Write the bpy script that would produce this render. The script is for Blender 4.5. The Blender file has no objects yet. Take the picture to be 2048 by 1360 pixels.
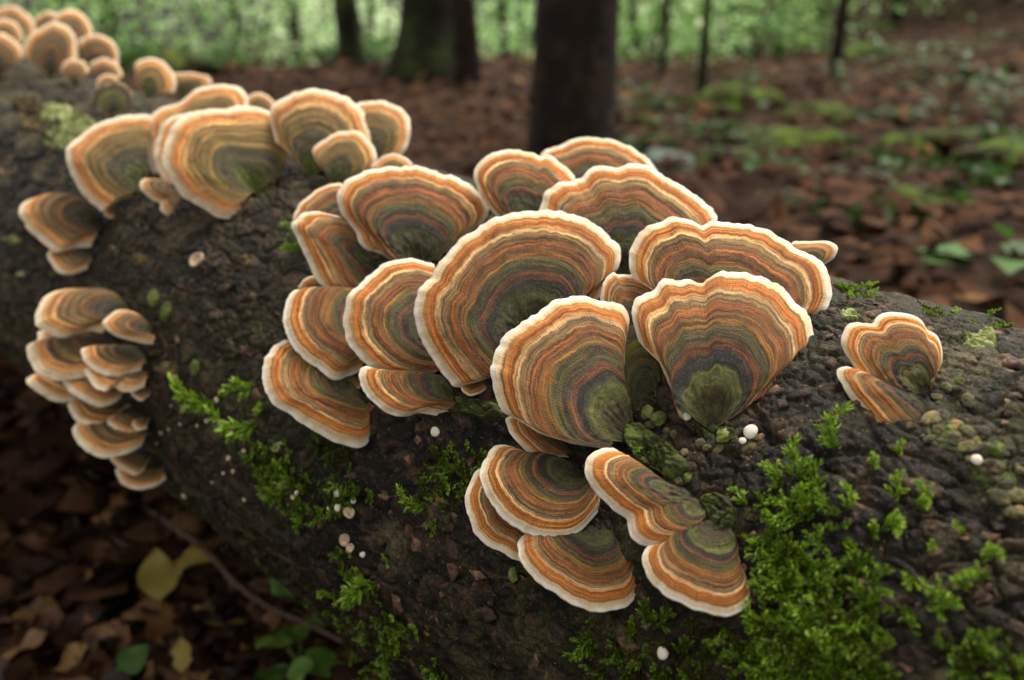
import bpy, math, random
import numpy as np
from mathutils import Vector, Matrix, Euler

# ------------------------------------------------------------------ camera, sky, sun, exposure
SC = bpy.context.scene
COL = SC.collection
RND = random.Random(7)
NP = np.random.default_rng(11)

FPX = 1990.0                       # focal length in pixels of the 2048 px wide photograph
PITCH = math.radians(23.13)
LOG_R = 0.1224
LOG_AXIS_Z = LOG_R - 0.012         # the log has settled a little into the litter
CAM = np.array([0.0, 0.0, LOG_AXIS_Z + 0.2455])
AXIS_C = np.array([0.22116, 0.21299, LOG_AXIS_Z])
AXIS_U = np.array([-0.69368, 0.72028, 0.0])
AXIS_P = np.array([-0.72028, -0.69368, 0.0])     # horizontal, square to the axis, on the viewer's side
FW = np.array([0, math.cos(PITCH), -math.sin(PITCH)])
UPV = np.array([0, math.sin(PITCH), math.cos(PITCH)])
RT = np.array([1.0, 0, 0])
ZUP = np.array([0, 0, 1.0])

cam_d = bpy.data.cameras.new('camera')
cam = bpy.data.objects.new('camera', cam_d)
COL.objects.link(cam)
cam.location = CAM
cam.rotation_euler = (math.radians(90) - PITCH, 0, 0)
cam_d.sensor_width = 36.0
cam_d.lens = FPX / 2048 * 36.0
cam_d.clip_start = 0.01
cam_d.clip_end = 300
cam_d.dof.use_dof = True
cam_d.dof.focus_distance = 0.334
cam_d.dof.aperture_fstop = 8.4
SC.camera = cam

SUN_EL, SUN_AZ = math.radians(58), math.radians(35)     # azimuth clockwise from +Y
world = bpy.data.worlds.new('World')
SC.world = world
world.use_nodes = True
wn, wl = world.node_tree.nodes, world.node_tree.links
wn.clear()
sky = wn.new('ShaderNodeTexSky')
sky.sky_type = 'NISHITA'
sky.sun_disc = False
sky.sun_elevation = SUN_EL
sky.sun_rotation = SUN_AZ
sky.dust_density = 4.0
sky.air_density = 1.0
hs = wn.new('ShaderNodeHueSaturation')
hs.inputs['Saturation'].default_value = 0.22            # an even overcast, nearly white
tint = wn.new('ShaderNodeMix'); tint.data_type = 'RGBA'; tint.blend_type = 'MULTIPLY'
tint.inputs[0].default_value = 1.0
tint.inputs[7].default_value = (1.0, 0.955, 0.85, 1)
bg = wn.new('ShaderNodeBackground')
bg.inputs['Strength'].default_value = 0.12
wo = wn.new('ShaderNodeOutputWorld')
wl.new(sky.outputs[0], hs.inputs['Color'])
wl.new(hs.outputs[0], tint.inputs[6])
wl.new(tint.outputs[2], bg.inputs['Color'])
wl.new(bg.outputs[0], wo.inputs['Surface'])

sun_d = bpy.data.lights.new('sun', 'SUN')
sun_d.energy = 1.5
sun_d.angle = math.radians(22)
sun_d.color = (1.0, 0.95, 0.86)
sun = bpy.data.objects.new('sun', sun_d)
COL.objects.link(sun)
sun.rotation_euler = Euler((math.radians(90) - SUN_EL, 0, math.pi - SUN_AZ), 'XYZ')
sun.location = (0, 0, 5)

SC.view_settings.view_transform = 'Standard'
SC.view_settings.look = 'None'
SC.view_settings.gamma = 1.0
SC.view_settings.exposure = 1.12
SC.render.engine = 'CYCLES'
SC.cycles.use_denoising = True
SC.cycles.max_bounces = 6
SC.cycles.transparent_max_bounces = 4

# ------------------------------------------------------------------ pixels to directions and places
def ray(p):
    p = np.asarray(p, float)
    d = ((p[..., 0] - 1024)[..., None] * RT + (680 - p[..., 1])[..., None] * UPV + FPX * FW)
    return d / np.linalg.norm(d, axis=-1, keepdims=True)

def log_hit(p, extra=0.0):
    """where the line of sight meets the log (radius + extra); the tangent point if it passes by"""
    d = ray(p)
    c = AXIS_C - CAM
    u = AXIS_U
    dp = d - u * (d @ u)[..., None] if d.ndim > 1 else d - u * (d @ u)
    cp = c - u * (c @ u)
    A = (dp * dp).sum(-1); B = (dp * cp).sum(-1); Cc = cp @ cp - (LOG_R + extra) ** 2
    disc = np.maximum(B * B - A * Cc, 0)
    t = (B - np.sqrt(disc)) / A
    return CAM + d * t[..., None] if d.ndim > 1 else CAM + d * t

def log_normal(q):
    v = q - AXIS_C
    v = v - AXIS_U * (v @ AXIS_U)[..., None] if np.ndim(v) > 1 else v - AXIS_U * (v @ AXIS_U)
    return v / np.linalg.norm(v, axis=-1, keepdims=True)

def smooth(a, b, x):
    t = np.clip((x - a) / (b - a), 0, 1)
    return t * t * (3 - 2 * t)

def terrain_z(x, y):
    x = np.asarray(x, float); y = np.asarray(y, float)
    d = np.maximum(0, y - 0.55)
    z = -0.065 * d
    z = z + 0.02 * np.sin(x * 2.1 + 1) * np.sin(y * 1.7) * np.clip(d, 0, 1)
    # low leaf mound in the middle distance
    z = z + 0.03 * np.exp(-(((x + 0.7) / 1.3) ** 2 + ((y - 4.2) / 0.8) ** 2))
    # hollow on the viewer's side of the log
    vs = (x - AXIS_C[0]) * AXIS_P[0] + (y - AXIS_C[1]) * AXIS_P[1]
    z = z - 0.12 * smooth(-0.06, 0.10, vs)
    # the ground falls away behind the mound on the left, climbs on the right
    left = 1 / (1 + np.exp((x - 0.25 * y + 0.2) * 2.2))
    z = z - left * 0.32 * np.maximum(0, y - 4.5)
    z = z + 0.05 * np.maximum(0, x - 0.9) * np.clip(d / 2, 0, 1)
    z = z + 0.10 * np.maximum(0, y - 6) * (1 - left)
    return z

def ground_hit(p, h=0.0):
    d = ray(p)
    t = 0.1
    for i in range(4000):
        q = CAM + d * t
        if q[2] <= terrain_z(q[0], q[1]) + h:
            return q
        t += 0.004 + t * 0.002
    return q

# ------------------------------------------------------------------ numpy noise
_perm = NP.permutation(4096)
def _hash(ix, iy, iz):
    return _perm[(_perm[(_perm[ix & 4095] + iy) & 4095] + iz) & 4095]
_grad = NP.normal(size=(4096, 3)); _grad /= np.linalg.norm(_grad, axis=1, keepdims=True)
def perlin(p):
    p = np.asarray(p, float)
    i = np.floor(p).astype(int); f = p - i
    w = f * f * f * (f * (f * 6 - 15) + 10)
    out = 0
    for a in (0, 1):
        for b in (0, 1):
            for c in (0, 1):
                g = _grad[_hash(i[:, 0] + a, i[:, 1] + b, i[:, 2] + c)]
                v = ((f - (a, b, c)) * g).sum(1)
                out = out + v * (w[:, 0] if a else 1 - w[:, 0]) * (w[:, 1] if b else 1 - w[:, 1]) * (w[:, 2] if c else 1 - w[:, 2])
    return out
def fbm(p, n=3):
    s = 0; a = 1.0
    for k in range(n):
        s = s + a * perlin(np.asarray(p) * 2 ** k + 17.3 * k); a *= 0.5
    return s
_rnd3 = NP.random((4096, 3))
def worley2(p):
    """2-D cells: F1, F2 and the cell's own random number"""
    i = np.floor(p).astype(int)
    f1 = np.full(len(p), 9.0); f2 = np.full(len(p), 9.0); cid = np.zeros(len(p), int)
    for a in (-1, 0, 1):
        for b in (-1, 0, 1):
            h = _hash(i[:, 0] + a, i[:, 1] + b, i[:, 0] * 0 + 5)
            q = np.stack([i[:, 0] + a, i[:, 1] + b], 1) + _rnd3[h][:, :2]
            d = np.linalg.norm(q - p, axis=1)
            near = d < f1
            f2 = np.where(near, f1, np.minimum(f2, d))
            cid = np.where(near, h, cid)
            f1 = np.where(near, d, f1)
    return f1, f2, _rnd3[cid][:, 2]

# ------------------------------------------------------------------ objects
def props(o, label=None, cat=None, group=None, kind=None):
    if label: o['label'] = label
    if cat: o['category'] = cat
    if group: o['group'] = group
    if kind: o['kind'] = kind
    return o

def mesh_from(name, v, quads, tris=None, mat=None, smooth_on=True, attrs=None, normals=None):
    me = bpy.data.meshes.new(name)
    v = np.asarray(v, np.float32)
    nq = 0 if quads is None else len(quads); nt = 0 if tris is None else len(tris)
    loops = []
    if nq: loops.append(np.asarray(quads, np.int32).ravel())
    if nt: loops.append(np.asarray(tris, np.int32).ravel())
    loops = np.concatenate(loops)
    start = np.concatenate([np.arange(nq) * 4, nq * 4 + np.arange(nt) * 3]).astype(np.int32)
    me.vertices.add(len(v)); me.loops.add(len(loops)); me.polygons.add(nq + nt)
    me.vertices.foreach_set('co', v.ravel())
    me.loops.foreach_set('vertex_index', loops)
    me.polygons.foreach_set('loop_start', start)
    me.update(calc_edges=True)
    if smooth_on:
        me.polygons.foreach_set('use_smooth', np.ones(nq + nt, bool))
    for k, a in (attrs or {}).items():
        a = np.asarray(a, np.float32)
        if a.ndim == 1:
            me.attributes.new(k, 'FLOAT', 'POINT').data.foreach_set('value', a)
        else:
            me.attributes.new(k, 'FLOAT_VECTOR', 'POINT').data.foreach_set('vector', a.ravel())
    if normals is not None:
        me.normals_split_custom_set_from_vertices(np.asarray(normals, float).tolist())
    if mat: me.materials.append(mat)
    me.validate()
    return me

def link(name, me, parent=None, loc=None):
    o = bpy.data.objects.new(name, me)
    COL.objects.link(o)
    if parent: o.parent = parent
    if loc is not None: o.location = loc
    return o

def empty(name, loc):
    o = bpy.data.objects.new(name, None)
    o.empty_display_size = 0.01
    COL.objects.link(o)
    o.location = loc
    return o

def grid_quads(nu, nv, off=0):
    a = np.arange(nu - 1)[:, None] * nv + np.arange(nv - 1)[None] + off
    return np.stack([a, a + nv, a + nv + 1, a + 1], -1).reshape(-1, 4)

# ------------------------------------------------------------------ materials
def srgb(r, g, b, k=1.0):
    f = lambda c: (c / 255 / 12.92 if c <= 10 else ((c / 255 + 0.055) / 1.055) ** 2.4)
    return (f(r) * k, f(g) * k, f(b) * k, 1)

class NT:
    def __init__(self, name):
        self.m = bpy.data.materials.new(name); self.m.use_nodes = True
        self.n = self.m.node_tree.nodes; self.l = self.m.node_tree.links
        self.n.clear()
        self.out = self.n.new('ShaderNodeOutputMaterial')
    def put(self, sock, val):
        if isinstance(val, bpy.types.NodeSocket): self.l.new(val, sock)
        else: sock.default_value = val
    def attr(self, name):
        a = self.n.new('ShaderNodeAttribute'); a.attribute_name = name; return a
    def math(self, op, a, b=0.0, c=0.0, clamp=False):
        x = self.n.new('ShaderNodeMath'); x.operation = op; x.use_clamp = clamp
        for i, v in enumerate((a, b, c)): self.put(x.inputs[i], v)
        return x.outputs[0]
    def comb(self, x, y, z):
        c = self.n.new('ShaderNodeCombineXYZ')
        for i, v in enumerate((x, y, z)): self.put(c.inputs[i], v)
        return c.outputs[0]
    def noise(self, vec, scale=1, detail=2, rough=0.5):
        x = self.n.new('ShaderNodeTexNoise')
        if vec is not None: self.put(x.inputs['Vector'], vec)
        self.put(x.inputs['Scale'], scale); x.inputs['Detail'].default_value = detail
        x.inputs['Roughness'].default_value = rough
        return x.outputs[0]
    def ramp(self, fac, stops, interp='LINEAR'):
        x = self.n.new('ShaderNodeValToRGB'); x.color_ramp.interpolation = interp
        e = x.color_ramp.elements
        while len(e) < len(stops): e.new(0.5)
        for el, (p, c) in zip(e, sorted(stops, key=lambda s: s[0])):
            el.position = p; el.color = c
        self.put(x.inputs[0], fac)
        return x.outputs[0]
    def rng(self, v, a, b, c=0.0, d=1.0):
        x = self.n.new('ShaderNodeMapRange')
        for i, q in enumerate((v, a, b, c, d)): self.put(x.inputs[i], q)
        return x.outputs[0]
    def mix(self, fac, a, b, mode='MIX'):
        x = self.n.new('ShaderNodeMix'); x.data_type = 'RGBA'; x.blend_type = mode
        self.put(x.inputs[0], fac); self.put(x.inputs[6], a); self.put(x.inputs[7], b)
        return x.outputs[2]
    def bump(self, h, strength, dist, normal=None):
        x = self.n.new('ShaderNodeBump')
        x.inputs['Strength'].default_value = strength; x.inputs['Distance'].default_value = dist
        self.put(x.inputs['Height'], h)
        if normal is not None: self.put(x.inputs['Normal'], normal)
        return x.outputs[0]
    def principled(self, col, rough=0.7, normal=None, spec=0.3, **kw):
        x = self.n.new('ShaderNodeBsdfPrincipled')
        self.put(x.inputs['Base Color'], col); self.put(x.inputs['Roughness'], rough)
        self.put(x.inputs['Specular IOR Level'], spec)
        for k, v in kw.items(): self.put(x.inputs[k], v)
        if normal is not None: self.put(x.inputs['Normal'], normal)
        return x.outputs[0]
    def done(self, sh):
        self.l.new(sh, self.out.inputs['Surface']); return self.m
    def sep(self, v):
        s = self.n.new('ShaderNodeSeparateXYZ'); self.put(s.inputs[0], v); return s.outputs
    def pos(self):
        return self.n.new('ShaderNodeNewGeometry').outputs['Position']
    def obj_random(self):
        return self.n.new('ShaderNodeObjectInfo').outputs['Random']

WHITE = srgb(234, 227, 214); CREAM = srgb(231, 204, 166)
ZONES = {
 'warm': [(0.00, srgb(70, 58, 42)), (0.13, srgb(82, 70, 48)), (0.20, srgb(96, 92, 46)), (0.29, srgb(108, 114, 50)), (0.33, srgb(118, 126, 60)), (0.352, srgb(76, 76, 46)),
          (0.37, srgb(46, 47, 42)), (0.41, srgb(40, 42, 38)), (0.43, srgb(100, 60, 36)), (0.46, srgb(134, 80, 42)), (0.485, srgb(78, 68, 42)),
          (0.53, srgb(92, 90, 42)), (0.57, srgb(104, 96, 48)), (0.60, srgb(164, 118, 54)), (0.635, srgb(152, 104, 48)), (0.66, srgb(122, 84, 48)),
          (0.70, srgb(162, 96, 44)), (0.735, srgb(132, 96, 58)), (0.77, srgb(142, 118, 84)), (0.80, srgb(150, 122, 86)), (0.815, srgb(226, 190, 148)),
          (0.83, srgb(216, 168, 112)), (0.852, srgb(172, 98, 42)), (0.885, srgb(194, 120, 54)), (0.905, srgb(208, 144, 78)), (0.918, srgb(158, 96, 48)),
          (0.935, srgb(228, 190, 142)), (0.955, srgb(234, 208, 172)), (0.970, srgb(238, 224, 202)), (0.985, WHITE), (1.0, WHITE)],
 'olive': [(0.00, srgb(96, 108, 42)), (0.18, srgb(122, 138, 48)), (0.26, srgb(104, 112, 52)), (0.30, srgb(84, 88, 54)), (0.36, srgb(112, 92, 66)),
          (0.40, srgb(82, 82, 56)), (0.48, srgb(104, 96, 58)), (0.52, srgb(176, 148, 78)), (0.55, srgb(140, 118, 64)), (0.66, srgb(142, 118, 70)),
          (0.74, srgb(148, 122, 78)), (0.775, srgb(216, 178, 122)), (0.80, srgb(210, 160, 104)), (0.84, srgb(206, 134, 80)), (0.885, srgb(214, 152, 98)),
          (0.92, srgb(228, 180, 134)), (0.95, srgb(240, 218, 190)), (1.0, srgb(244, 232, 214))],
 'shelf': [(0.00, srgb(52, 46, 38)), (0.20, srgb(66, 58, 44)), (0.36, srgb(92, 84, 66)), (0.42, srgb(92, 68, 52)), (0.48, srgb(130, 94, 58)),  # real bands, inner ones darkened to paint in the shade between tiers
          (0.53, srgb(164, 118, 60)), (0.57, srgb(104, 88, 58)), (0.64, srgb(122, 102, 70)), (0.69, srgb(160, 134, 96)), (0.72, srgb(112, 84, 58)),
          (0.77, srgb(122, 98, 68)), (0.805, srgb(206, 166, 120)), (0.835, srgb(190, 128, 74)), (0.87, srgb(204, 142, 86)), (0.91, srgb(222, 176, 126)), (0.945, srgb(240, 214, 180)), (1.0, srgb(246, 232, 210))],
 'dark': [(0.00, srgb(60, 56, 42)), (0.30, srgb(76, 76, 48)), (0.55, srgb(90, 92, 52)), (0.70, srgb(112, 122, 40)), (0.76, srgb(52, 54, 40)),
          (0.84, srgb(44, 44, 38)), (0.90, srgb(70, 56, 42)), (1.0, srgb(60, 54, 42))],
}

ZONES['deep'] = [(0.00, srgb(62, 56, 36)), (0.20, srgb(78, 76, 40)), (0.33, srgb(88, 90, 44)), (0.36, srgb(62, 62, 40)), (0.40, srgb(50, 48, 38))] + [z for z in ZONES['warm'] if z[0] > 0.42]
def cap_material(key):
    t = NT('bracket_' + key)
    z = t.sep(t.attr('zone').outputs['Vector'])
    ring, sweep, seed = z[0], z[1], z[2]
    foot = t.attr('foot').outputs['Fac']
    pos = t.pos()
    low = t.noise(t.comb(t.math('MULTIPLY', sweep, 0.10), t.math('MULTIPLY', ring, 5.0), seed), 1, 2)
    fib = t.noise(t.comb(t.math('MULTIPLY', sweep, 2.6), t.math('MULTIPLY', ring, 9.0), seed), 1, 2, 0.6)
    wob = t.math('ADD', t.math('MULTIPLY', t.math('SUBTRACT', low, 0.5), 0.018), t.math('MULTIPLY', t.math('SUBTRACT', fib, 0.5), 0.012))
    inner = t.rng(ring, 0.93, 0.80)                       # the rim itself stays clean
    wob = t.math('MULTIPLY', wob, t.rng(ring, 0.46, 0.28, 1.0, 4.5))
    r2 = t.math('ADD', ring, t.math('MULTIPLY', wob, t.rng(inner, 0, 1, 0.55, 1.0)))
    var = t.math('MULTIPLY', t.math('SUBTRACT', t.noise(t.comb(t.math('MULTIPLY', ring, 6.0), 0.0, t.math('MULTIPLY', seed, 3.1)), 1, 1), 0.5), 0.10)
    r2 = t.math('ADD', r2, t.math('MULTIPLY', var, inner))
    col = t.ramp(r2, ZONES[key])
    # fine growth lines
    line = t.noise(t.comb(t.math('MULTIPLY', r2, 38.0), t.math('MULTIPLY', sweep, 0.022), t.math('ADD', seed, 40.0)), 1, 3, 0.65)
    linec = t.ramp(line, [(0.34, (0.26, 0.23, 0.21, 1)), (0.45, (0.72, 0.69, 0.66, 1)), (0.53, (1.05, 1.03, 1.0, 1)), (0.64, (1.6, 1.42, 1.2, 1))])
    amt = t.rng(r2, 0.96, 0.80, 0.04, 0.88)
    col = t.mix(amt, col, linec, 'MULTIPLY')
    line2 = t.noise(t.comb(t.math('MULTIPLY', r2, 76.0), t.math('MULTIPLY', sweep, 0.05), t.math('ADD', seed, 77.0)), 1, 2, 0.6)
    l2 = t.rng(line2, 0.36, 0.64, 0.50, 1.45)
    col = t.mix(t.rng(r2, 0.97, 0.88, 0.12, 0.9), col, t.comb(l2, l2, l2), 'MULTIPLY')
    # rusty streaks along some lines
    rust = t.noise(t.comb(t.math('MULTIPLY', r2, 34.0), t.math('MULTIPLY', sweep, 0.22), t.math('ADD', seed, 9.0)), 1, 2, 0.6)
    ru = t.math('MULTIPLY', t.rng(rust, 0.56, 0.68), t.math('MULTIPLY', t.rng(r2, 0.38, 0.50), t.rng(r2, 0.90, 0.78)))
    col = t.mix(t.math('MULTIPLY', ru, 0.5 if key != 'olive' else 0.25), col, srgb(176, 92, 36))
    # dark radial ticks in the orange zone
    tick = t.noise(t.comb(t.math('MULTIPLY', sweep, 1.5), t.math('MULTIPLY', ring, 14.0), t.math('ADD', seed, 55.0)), 1, 3, 0.7)
    tk = t.math('MULTIPLY', t.rng(tick, 0.56, 0.68), t.math('MULTIPLY', t.rng(r2, 0.80, 0.84), t.rng(r2, 0.955, 0.90)))
    col = t.mix(t.math('MULTIPLY', tk, 0.6), col, srgb(120, 68, 30))
    # hair-thin dark rings
    thin = t.noise(t.comb(t.math('MULTIPLY', r2, 34.0), t.math('MULTIPLY', sweep, 0.03), t.math('ADD', seed, 21.0)), 1, 1, 0.5)
    tn = t.math('MULTIPLY', t.rng(t.math('ABSOLUTE', t.math('SUBTRACT', thin, 0.5)), 0.030, 0.0), t.rng(r2, 0.95, 0.86))
    col = t.mix(t.math('MULTIPLY', tn, 0.6), col, srgb(34, 25, 19))
    # stained, uneven rim
    stain = t.noise(t.comb(t.math('MULTIPLY', sweep, 0.22), t.math('MULTIPLY', ring, 8.0), t.math('ADD', seed, 33.0)), 1, 3, 0.6)
    st = t.math('MULTIPLY', t.rng(stain, 0.44, 0.66, 0.0, 0.7), t.rng(r2, 0.90, 0.96))
    col = t.mix(st, col, srgb(214, 180, 136))
    # radial fibres and mottling
    fibc = t.rng(fib, 0.25, 0.75, 0.80, 1.16)
    col = t.mix(t.rng(r2, 1.0, 0.9, 0.25, 1.0), col, t.comb(fibc, fibc, fibc), 'MULTIPLY')
    mot = t.rng(t.noise(pos, 420, 3, 0.65), 0.3, 0.7, 0.84, 1.14)
    col = t.mix(inner, col, t.comb(mot, mot, mot), 'MULTIPLY')
    # pale velvet specks
    sp = t.rng(t.noise(pos, 2600, 1, 0.5), 0.66, 0.74)
    col = t.mix(t.math('MULTIPLY', sp, t.math('MULTIPLY', inner, 0.5)), col, srgb(196, 178, 132))
    own = t.n.new('ShaderNodeTexWhiteNoise'); own.noise_dimensions = '1D'; t.put(own.inputs['W'], seed)
    tone = t.rng(own.outputs['Value'], 0, 1, 0.80, 1.12)
    dk = t.math('MULTIPLY', tone, t.rng(r2, 0.55, 0.82, 0.70, 1.06))
    col = t.mix(t.rng(r2, 0.97, 0.85, 0.15, 1.0), col, t.comb(dk, t.math('MULTIPLY', dk, 0.95), t.math('MULTIPLY', dk, 0.82)), 'MULTIPLY')
    # algae and soil on the foot
    g = t.noise(pos, 160, 3, 0.6)
    gm = t.math('MULTIPLY', t.rng(foot, 0.36, 0.10), t.rng(g, 0.36, 0.58))
    col = t.mix(t.math('MULTIPLY', gm, 0.6), col, t.mix(t.rng(t.noise(pos, 600, 2), 0.4, 0.6), srgb(84, 92, 34), srgb(62, 54, 38)))
    h = t.math('ADD', t.math('MULTIPLY', line, 0.6), t.math('ADD', t.math('MULTIPLY', fib, 0.45), t.math('MULTIPLY', t.noise(pos, 2400, 2, 0.7), 0.35)))
    h = t.math('MULTIPLY', h, t.rng(ring, 1.0, 0.9, 0.35, 1.0))
    b = t.bump(h, 0.8, 0.0008)
    return t.done(t.principled(col, t.rng(r2, 0.5, 0.9, 0.58, 0.8), b, 0.28, **{'Sheen Weight': 0.05}))

CAPMAT = {k: cap_material(k) for k in ZONES}

def pore_mat():
    t = NT('pore_surface_cream')
    n = t.noise(t.pos(), 1500, 2)
    c = t.ramp(n, [(0.35, srgb(196, 168, 128)), (0.6, srgb(228, 206, 172))])
    return t.done(t.principled(c, 0.85, t.bump(n, 0.6, 0.0004), 0.1))
PORE = pore_mat()

def bark_mat():
    t = NT('wet_dark_bark')
    pos = t.pos()
    cell = t.attr('cell').outputs['Fac']
    alg = t.attr('algae').outputs['Fac']
    far = t.attr('along').outputs['Fac']
    n1 = t.noise(pos, 26, 4, 0.6)
    n2 = t.noise(pos, 130, 4, 0.65)
    n3 = t.noise(pos, 700, 3, 0.65)
    col = t.ramp(n2, [(0.30, srgb(10, 10, 10)), (0.48, srgb(21, 18, 16)), (0.62, srgb(40, 32, 26)), (0.76, srgb(84, 63, 48))])
    brown = t.ramp(n3, [(0.3, srgb(44, 32, 27)), (0.55, srgb(78, 57, 46)), (0.75, srgb(128, 98, 76))])
    bm = t.math('MULTIPLY', t.rng(cell, 0.58, 0.80), t.rng(n2, 0.40, 0.56))
    col = t.mix(t.math('MULTIPLY', bm, 0.85), col, brown)
    # thin green algae film
    gm = t.math('MULTIPLY', alg, t.rng(t.noise(pos, 90, 4, 0.7), 0.40, 0.62))
    col = t.mix(t.math('MULTIPLY', gm, 0.75), col, t.mix(t.rng(n3, 0.35, 0.65), srgb(52, 47, 27), srgb(92, 92, 46)))
    # grey-tan lichen blotches, more of them towards the far end
    lm = t.rng(t.math('ADD', t.noise(pos, 34, 5, 0.62), t.math('MULTIPLY', far, 0.11)), 0.60, 0.67)
    col = t.mix(t.math('MULTIPLY', lm, 0.75), col, t.mix(t.rng(n3, 0.4, 0.6), srgb(74, 64, 48), srgb(112, 102, 72)))
    sp = t.rng(t.noise(pos, 900, 3, 0.65), 0.62, 0.72)
    col = t.mix(t.math('MULTIPLY', sp, 0.6), col, srgb(176, 138, 98))
    h = t.math('ADD', t.math('MULTIPLY', n2, 1.4), t.math('ADD', t.math('MULTIPLY', n3, 0.6), t.math('MULTIPLY', t.noise(pos, 2600, 3, 0.7), 0.25)))
    b = t.bump(h, 0.9, 0.0016)
    return t.done(t.principled(col, t.rng(n1, 0.3, 0.7, 0.45, 0.72), b, 0.22))
BARK = bark_mat()

def simple(name, stops, scale=300, rough=0.75, spec=0.25, bump=0.5, dist=0.0005, per_object=0.0, sheen=0.0):
    t = NT(name)
    n = t.noise(t.pos(), scale, 3, 0.6)
    if per_object:
        n = t.math('ADD', n, t.math('MULTIPLY', t.math('SUBTRACT', t.obj_random(), 0.5), per_object))
    c = t.ramp(n, stops)
    return t.done(t.principled(c, rough, t.bump(t.noise(t.pos(), scale * 3, 3, 0.65), bump, dist), spec, **{'Sheen Weight': sheen}))

def leafy(name, stops, scale=40, trans=0.35, rough=0.5, attr=None, spec=0.3):
    """thin leaves: colour by the leaf's own random number, light passes through"""
    t = NT(name)
    f = t.attr(attr).outputs['Fac'] if attr else t.obj_random()
    f = t.math('ADD', f, t.math('MULTIPLY', t.math('SUBTRACT', t.noise(t.pos(), scale, 3, 0.6), 0.5), 0.5))
    c = t.ramp(f, stops)
    p = t.principled(c, rough, None, spec)
    if trans <= 0: return t.done(p)
    tr = t.n.new('ShaderNodeBsdfTranslucent'); t.put(tr.inputs[0], c)
    mx = t.n.new('ShaderNodeMixShader'); mx.inputs[0].default_value = trans
    t.l.new(p, mx.inputs[1]); t.l.new(tr.outputs[0], mx.inputs[2])
    return t.done(mx.outputs[0])

MOSS = leafy('moss_leaf', [(0.0, srgb(70, 62, 30)), (0.22, srgb(76, 84, 28)), (0.45, srgb(108, 142, 34)), (0.75, srgb(148, 186, 50)), (1.0, srgb(184, 204, 104))], 60, 0.35, 0.45, 'tone')
MOSS_STEM = simple('moss_stem', [(0.3, srgb(72, 84, 34)), (0.7, srgb(108, 112, 50))], 400)
LITTER = leafy('leaf_litter', [(0.0, srgb(26, 18, 13)), (0.35, srgb(58, 38, 27)), (0.6, srgb(82, 55, 39)), (0.85, srgb(104, 74, 50)), (1.0, srgb(138, 110, 66))], 60, 0.08, 0.8, 'tone', 0.06)
LITTER_ONE = leafy('fallen_leaf', [(0.0, srgb(26, 17, 14)), (0.35, srgb(54, 35, 26)), (0.65, srgb(80, 52, 37)), (0.9, srgb(112, 74, 46)), (1.0, srgb(138, 104, 62))], 60, 0.06, 0.5, None, 0.25)
YELLOW = leafy('yellowed_leaf', [(0.0, srgb(120, 102, 46)), (0.5, srgb(158, 138, 64)), (1.0, srgb(180, 162, 88))], 80, 0.15, 0.5)
GREENLEAF = leafy('green_leaf', [(0.0, srgb(70, 100, 40)), (0.5, srgb(100, 140, 60)), (1.0, srgb(136, 166, 78))], 30, 0.35, 0.4)
SHRUB = leafy('undergrowth_leaf', [(0.0, srgb(118, 160, 74)), (0.5, srgb(172, 218, 138)), (1.0, srgb(230, 244, 204))], 3, 0.6, 0.6, 'tone')  # leaf colours lightened to stand in for the bright, hazy background light
WILD = leafy('wild_plant_leaf', [(0.0, srgb(50, 70, 26)), (0.5, srgb(84, 128, 54)), (1.0, srgb(132, 170, 84))], 6, 0.4, 0.5, 'tone')
SOIL = simple('forest_soil', [(0.3, srgb(32, 22, 17)), (0.5, srgb(54, 37, 27)), (0.7, srgb(74, 52, 38))], 14, 0.9, 0.08, 0.8, 0.01)
TRUNK = simple('tree_bark', [(0.3, srgb(22, 18, 16)), (0.55, srgb(44, 34, 27)), (0.75, srgb(72, 55, 42))], 22, 0.85, 0.2, 0.9, 0.01)
TRUNK_MOSS = simple('mossy_tree_bark', [(0.35, srgb(30, 28, 22)), (0.52, srgb(42, 46, 26)), (0.72, srgb(70, 84, 38))], 9, 0.85, 0.2, 0.9, 0.01)
TWIG = simple('twig_bark', [(0.3, srgb(56, 42, 34)), (0.7, srgb(108, 84, 68))], 300, 0.7)
NODULE = simple('nodule_skin', [(0.28, srgb(44, 38, 28)), (0.45, srgb(72, 66, 40)), (0.6, srgb(98, 92, 52)), (0.80, srgb(148, 120, 78))], 260, 0.8, 0.2, 0.7, 0.0006, 0.35, 0.2)
NODULE_GREEN = simple('nodule_green', [(0.3, srgb(66, 74, 34)), (0.55, srgb(108, 122, 56)), (0.8, srgb(152, 158, 92))], 420, 0.75, 0.2, 0.7, 0.0005, 0.3)
CRUST = simple('mossy_crust', [(0.28, srgb(46, 44, 34)), (0.48, srgb(66, 72, 36)), (0.62, srgb(88, 100, 44)), (0.8, srgb(112, 116, 64))], 150, 0.85, 0.2, 0.9, 0.0012)
BUTTON = simple('button_white', [(0.3, srgb(222, 208, 186)), (0.6, srgb(240, 232, 216))], 900, 0.6, 0.3, 0.3, 0.0002, 0.2)
BUTTON_TAN = simple('button_tan', [(0.3, srgb(170, 138, 108)), (0.6, srgb(214, 190, 158))], 900, 0.7, 0.3, 0.4, 0.0003, 0.2)
LICHEN = simple('pale_lichen', [(0.3, srgb(96, 102, 60)), (0.5, srgb(146, 154, 98)), (0.75, srgb(188, 194, 142))], 130, 0.9, 0.1, 0.8, 0.0012, 0.25)
LICHEN_TAN = simple('tan_lichen', [(0.3, srgb(60, 50, 36)), (0.55, srgb(104, 90, 64)), (0.8, srgb(146, 126, 92))], 130, 0.9, 0.1, 0.8, 0.0012, 0.25)
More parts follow.
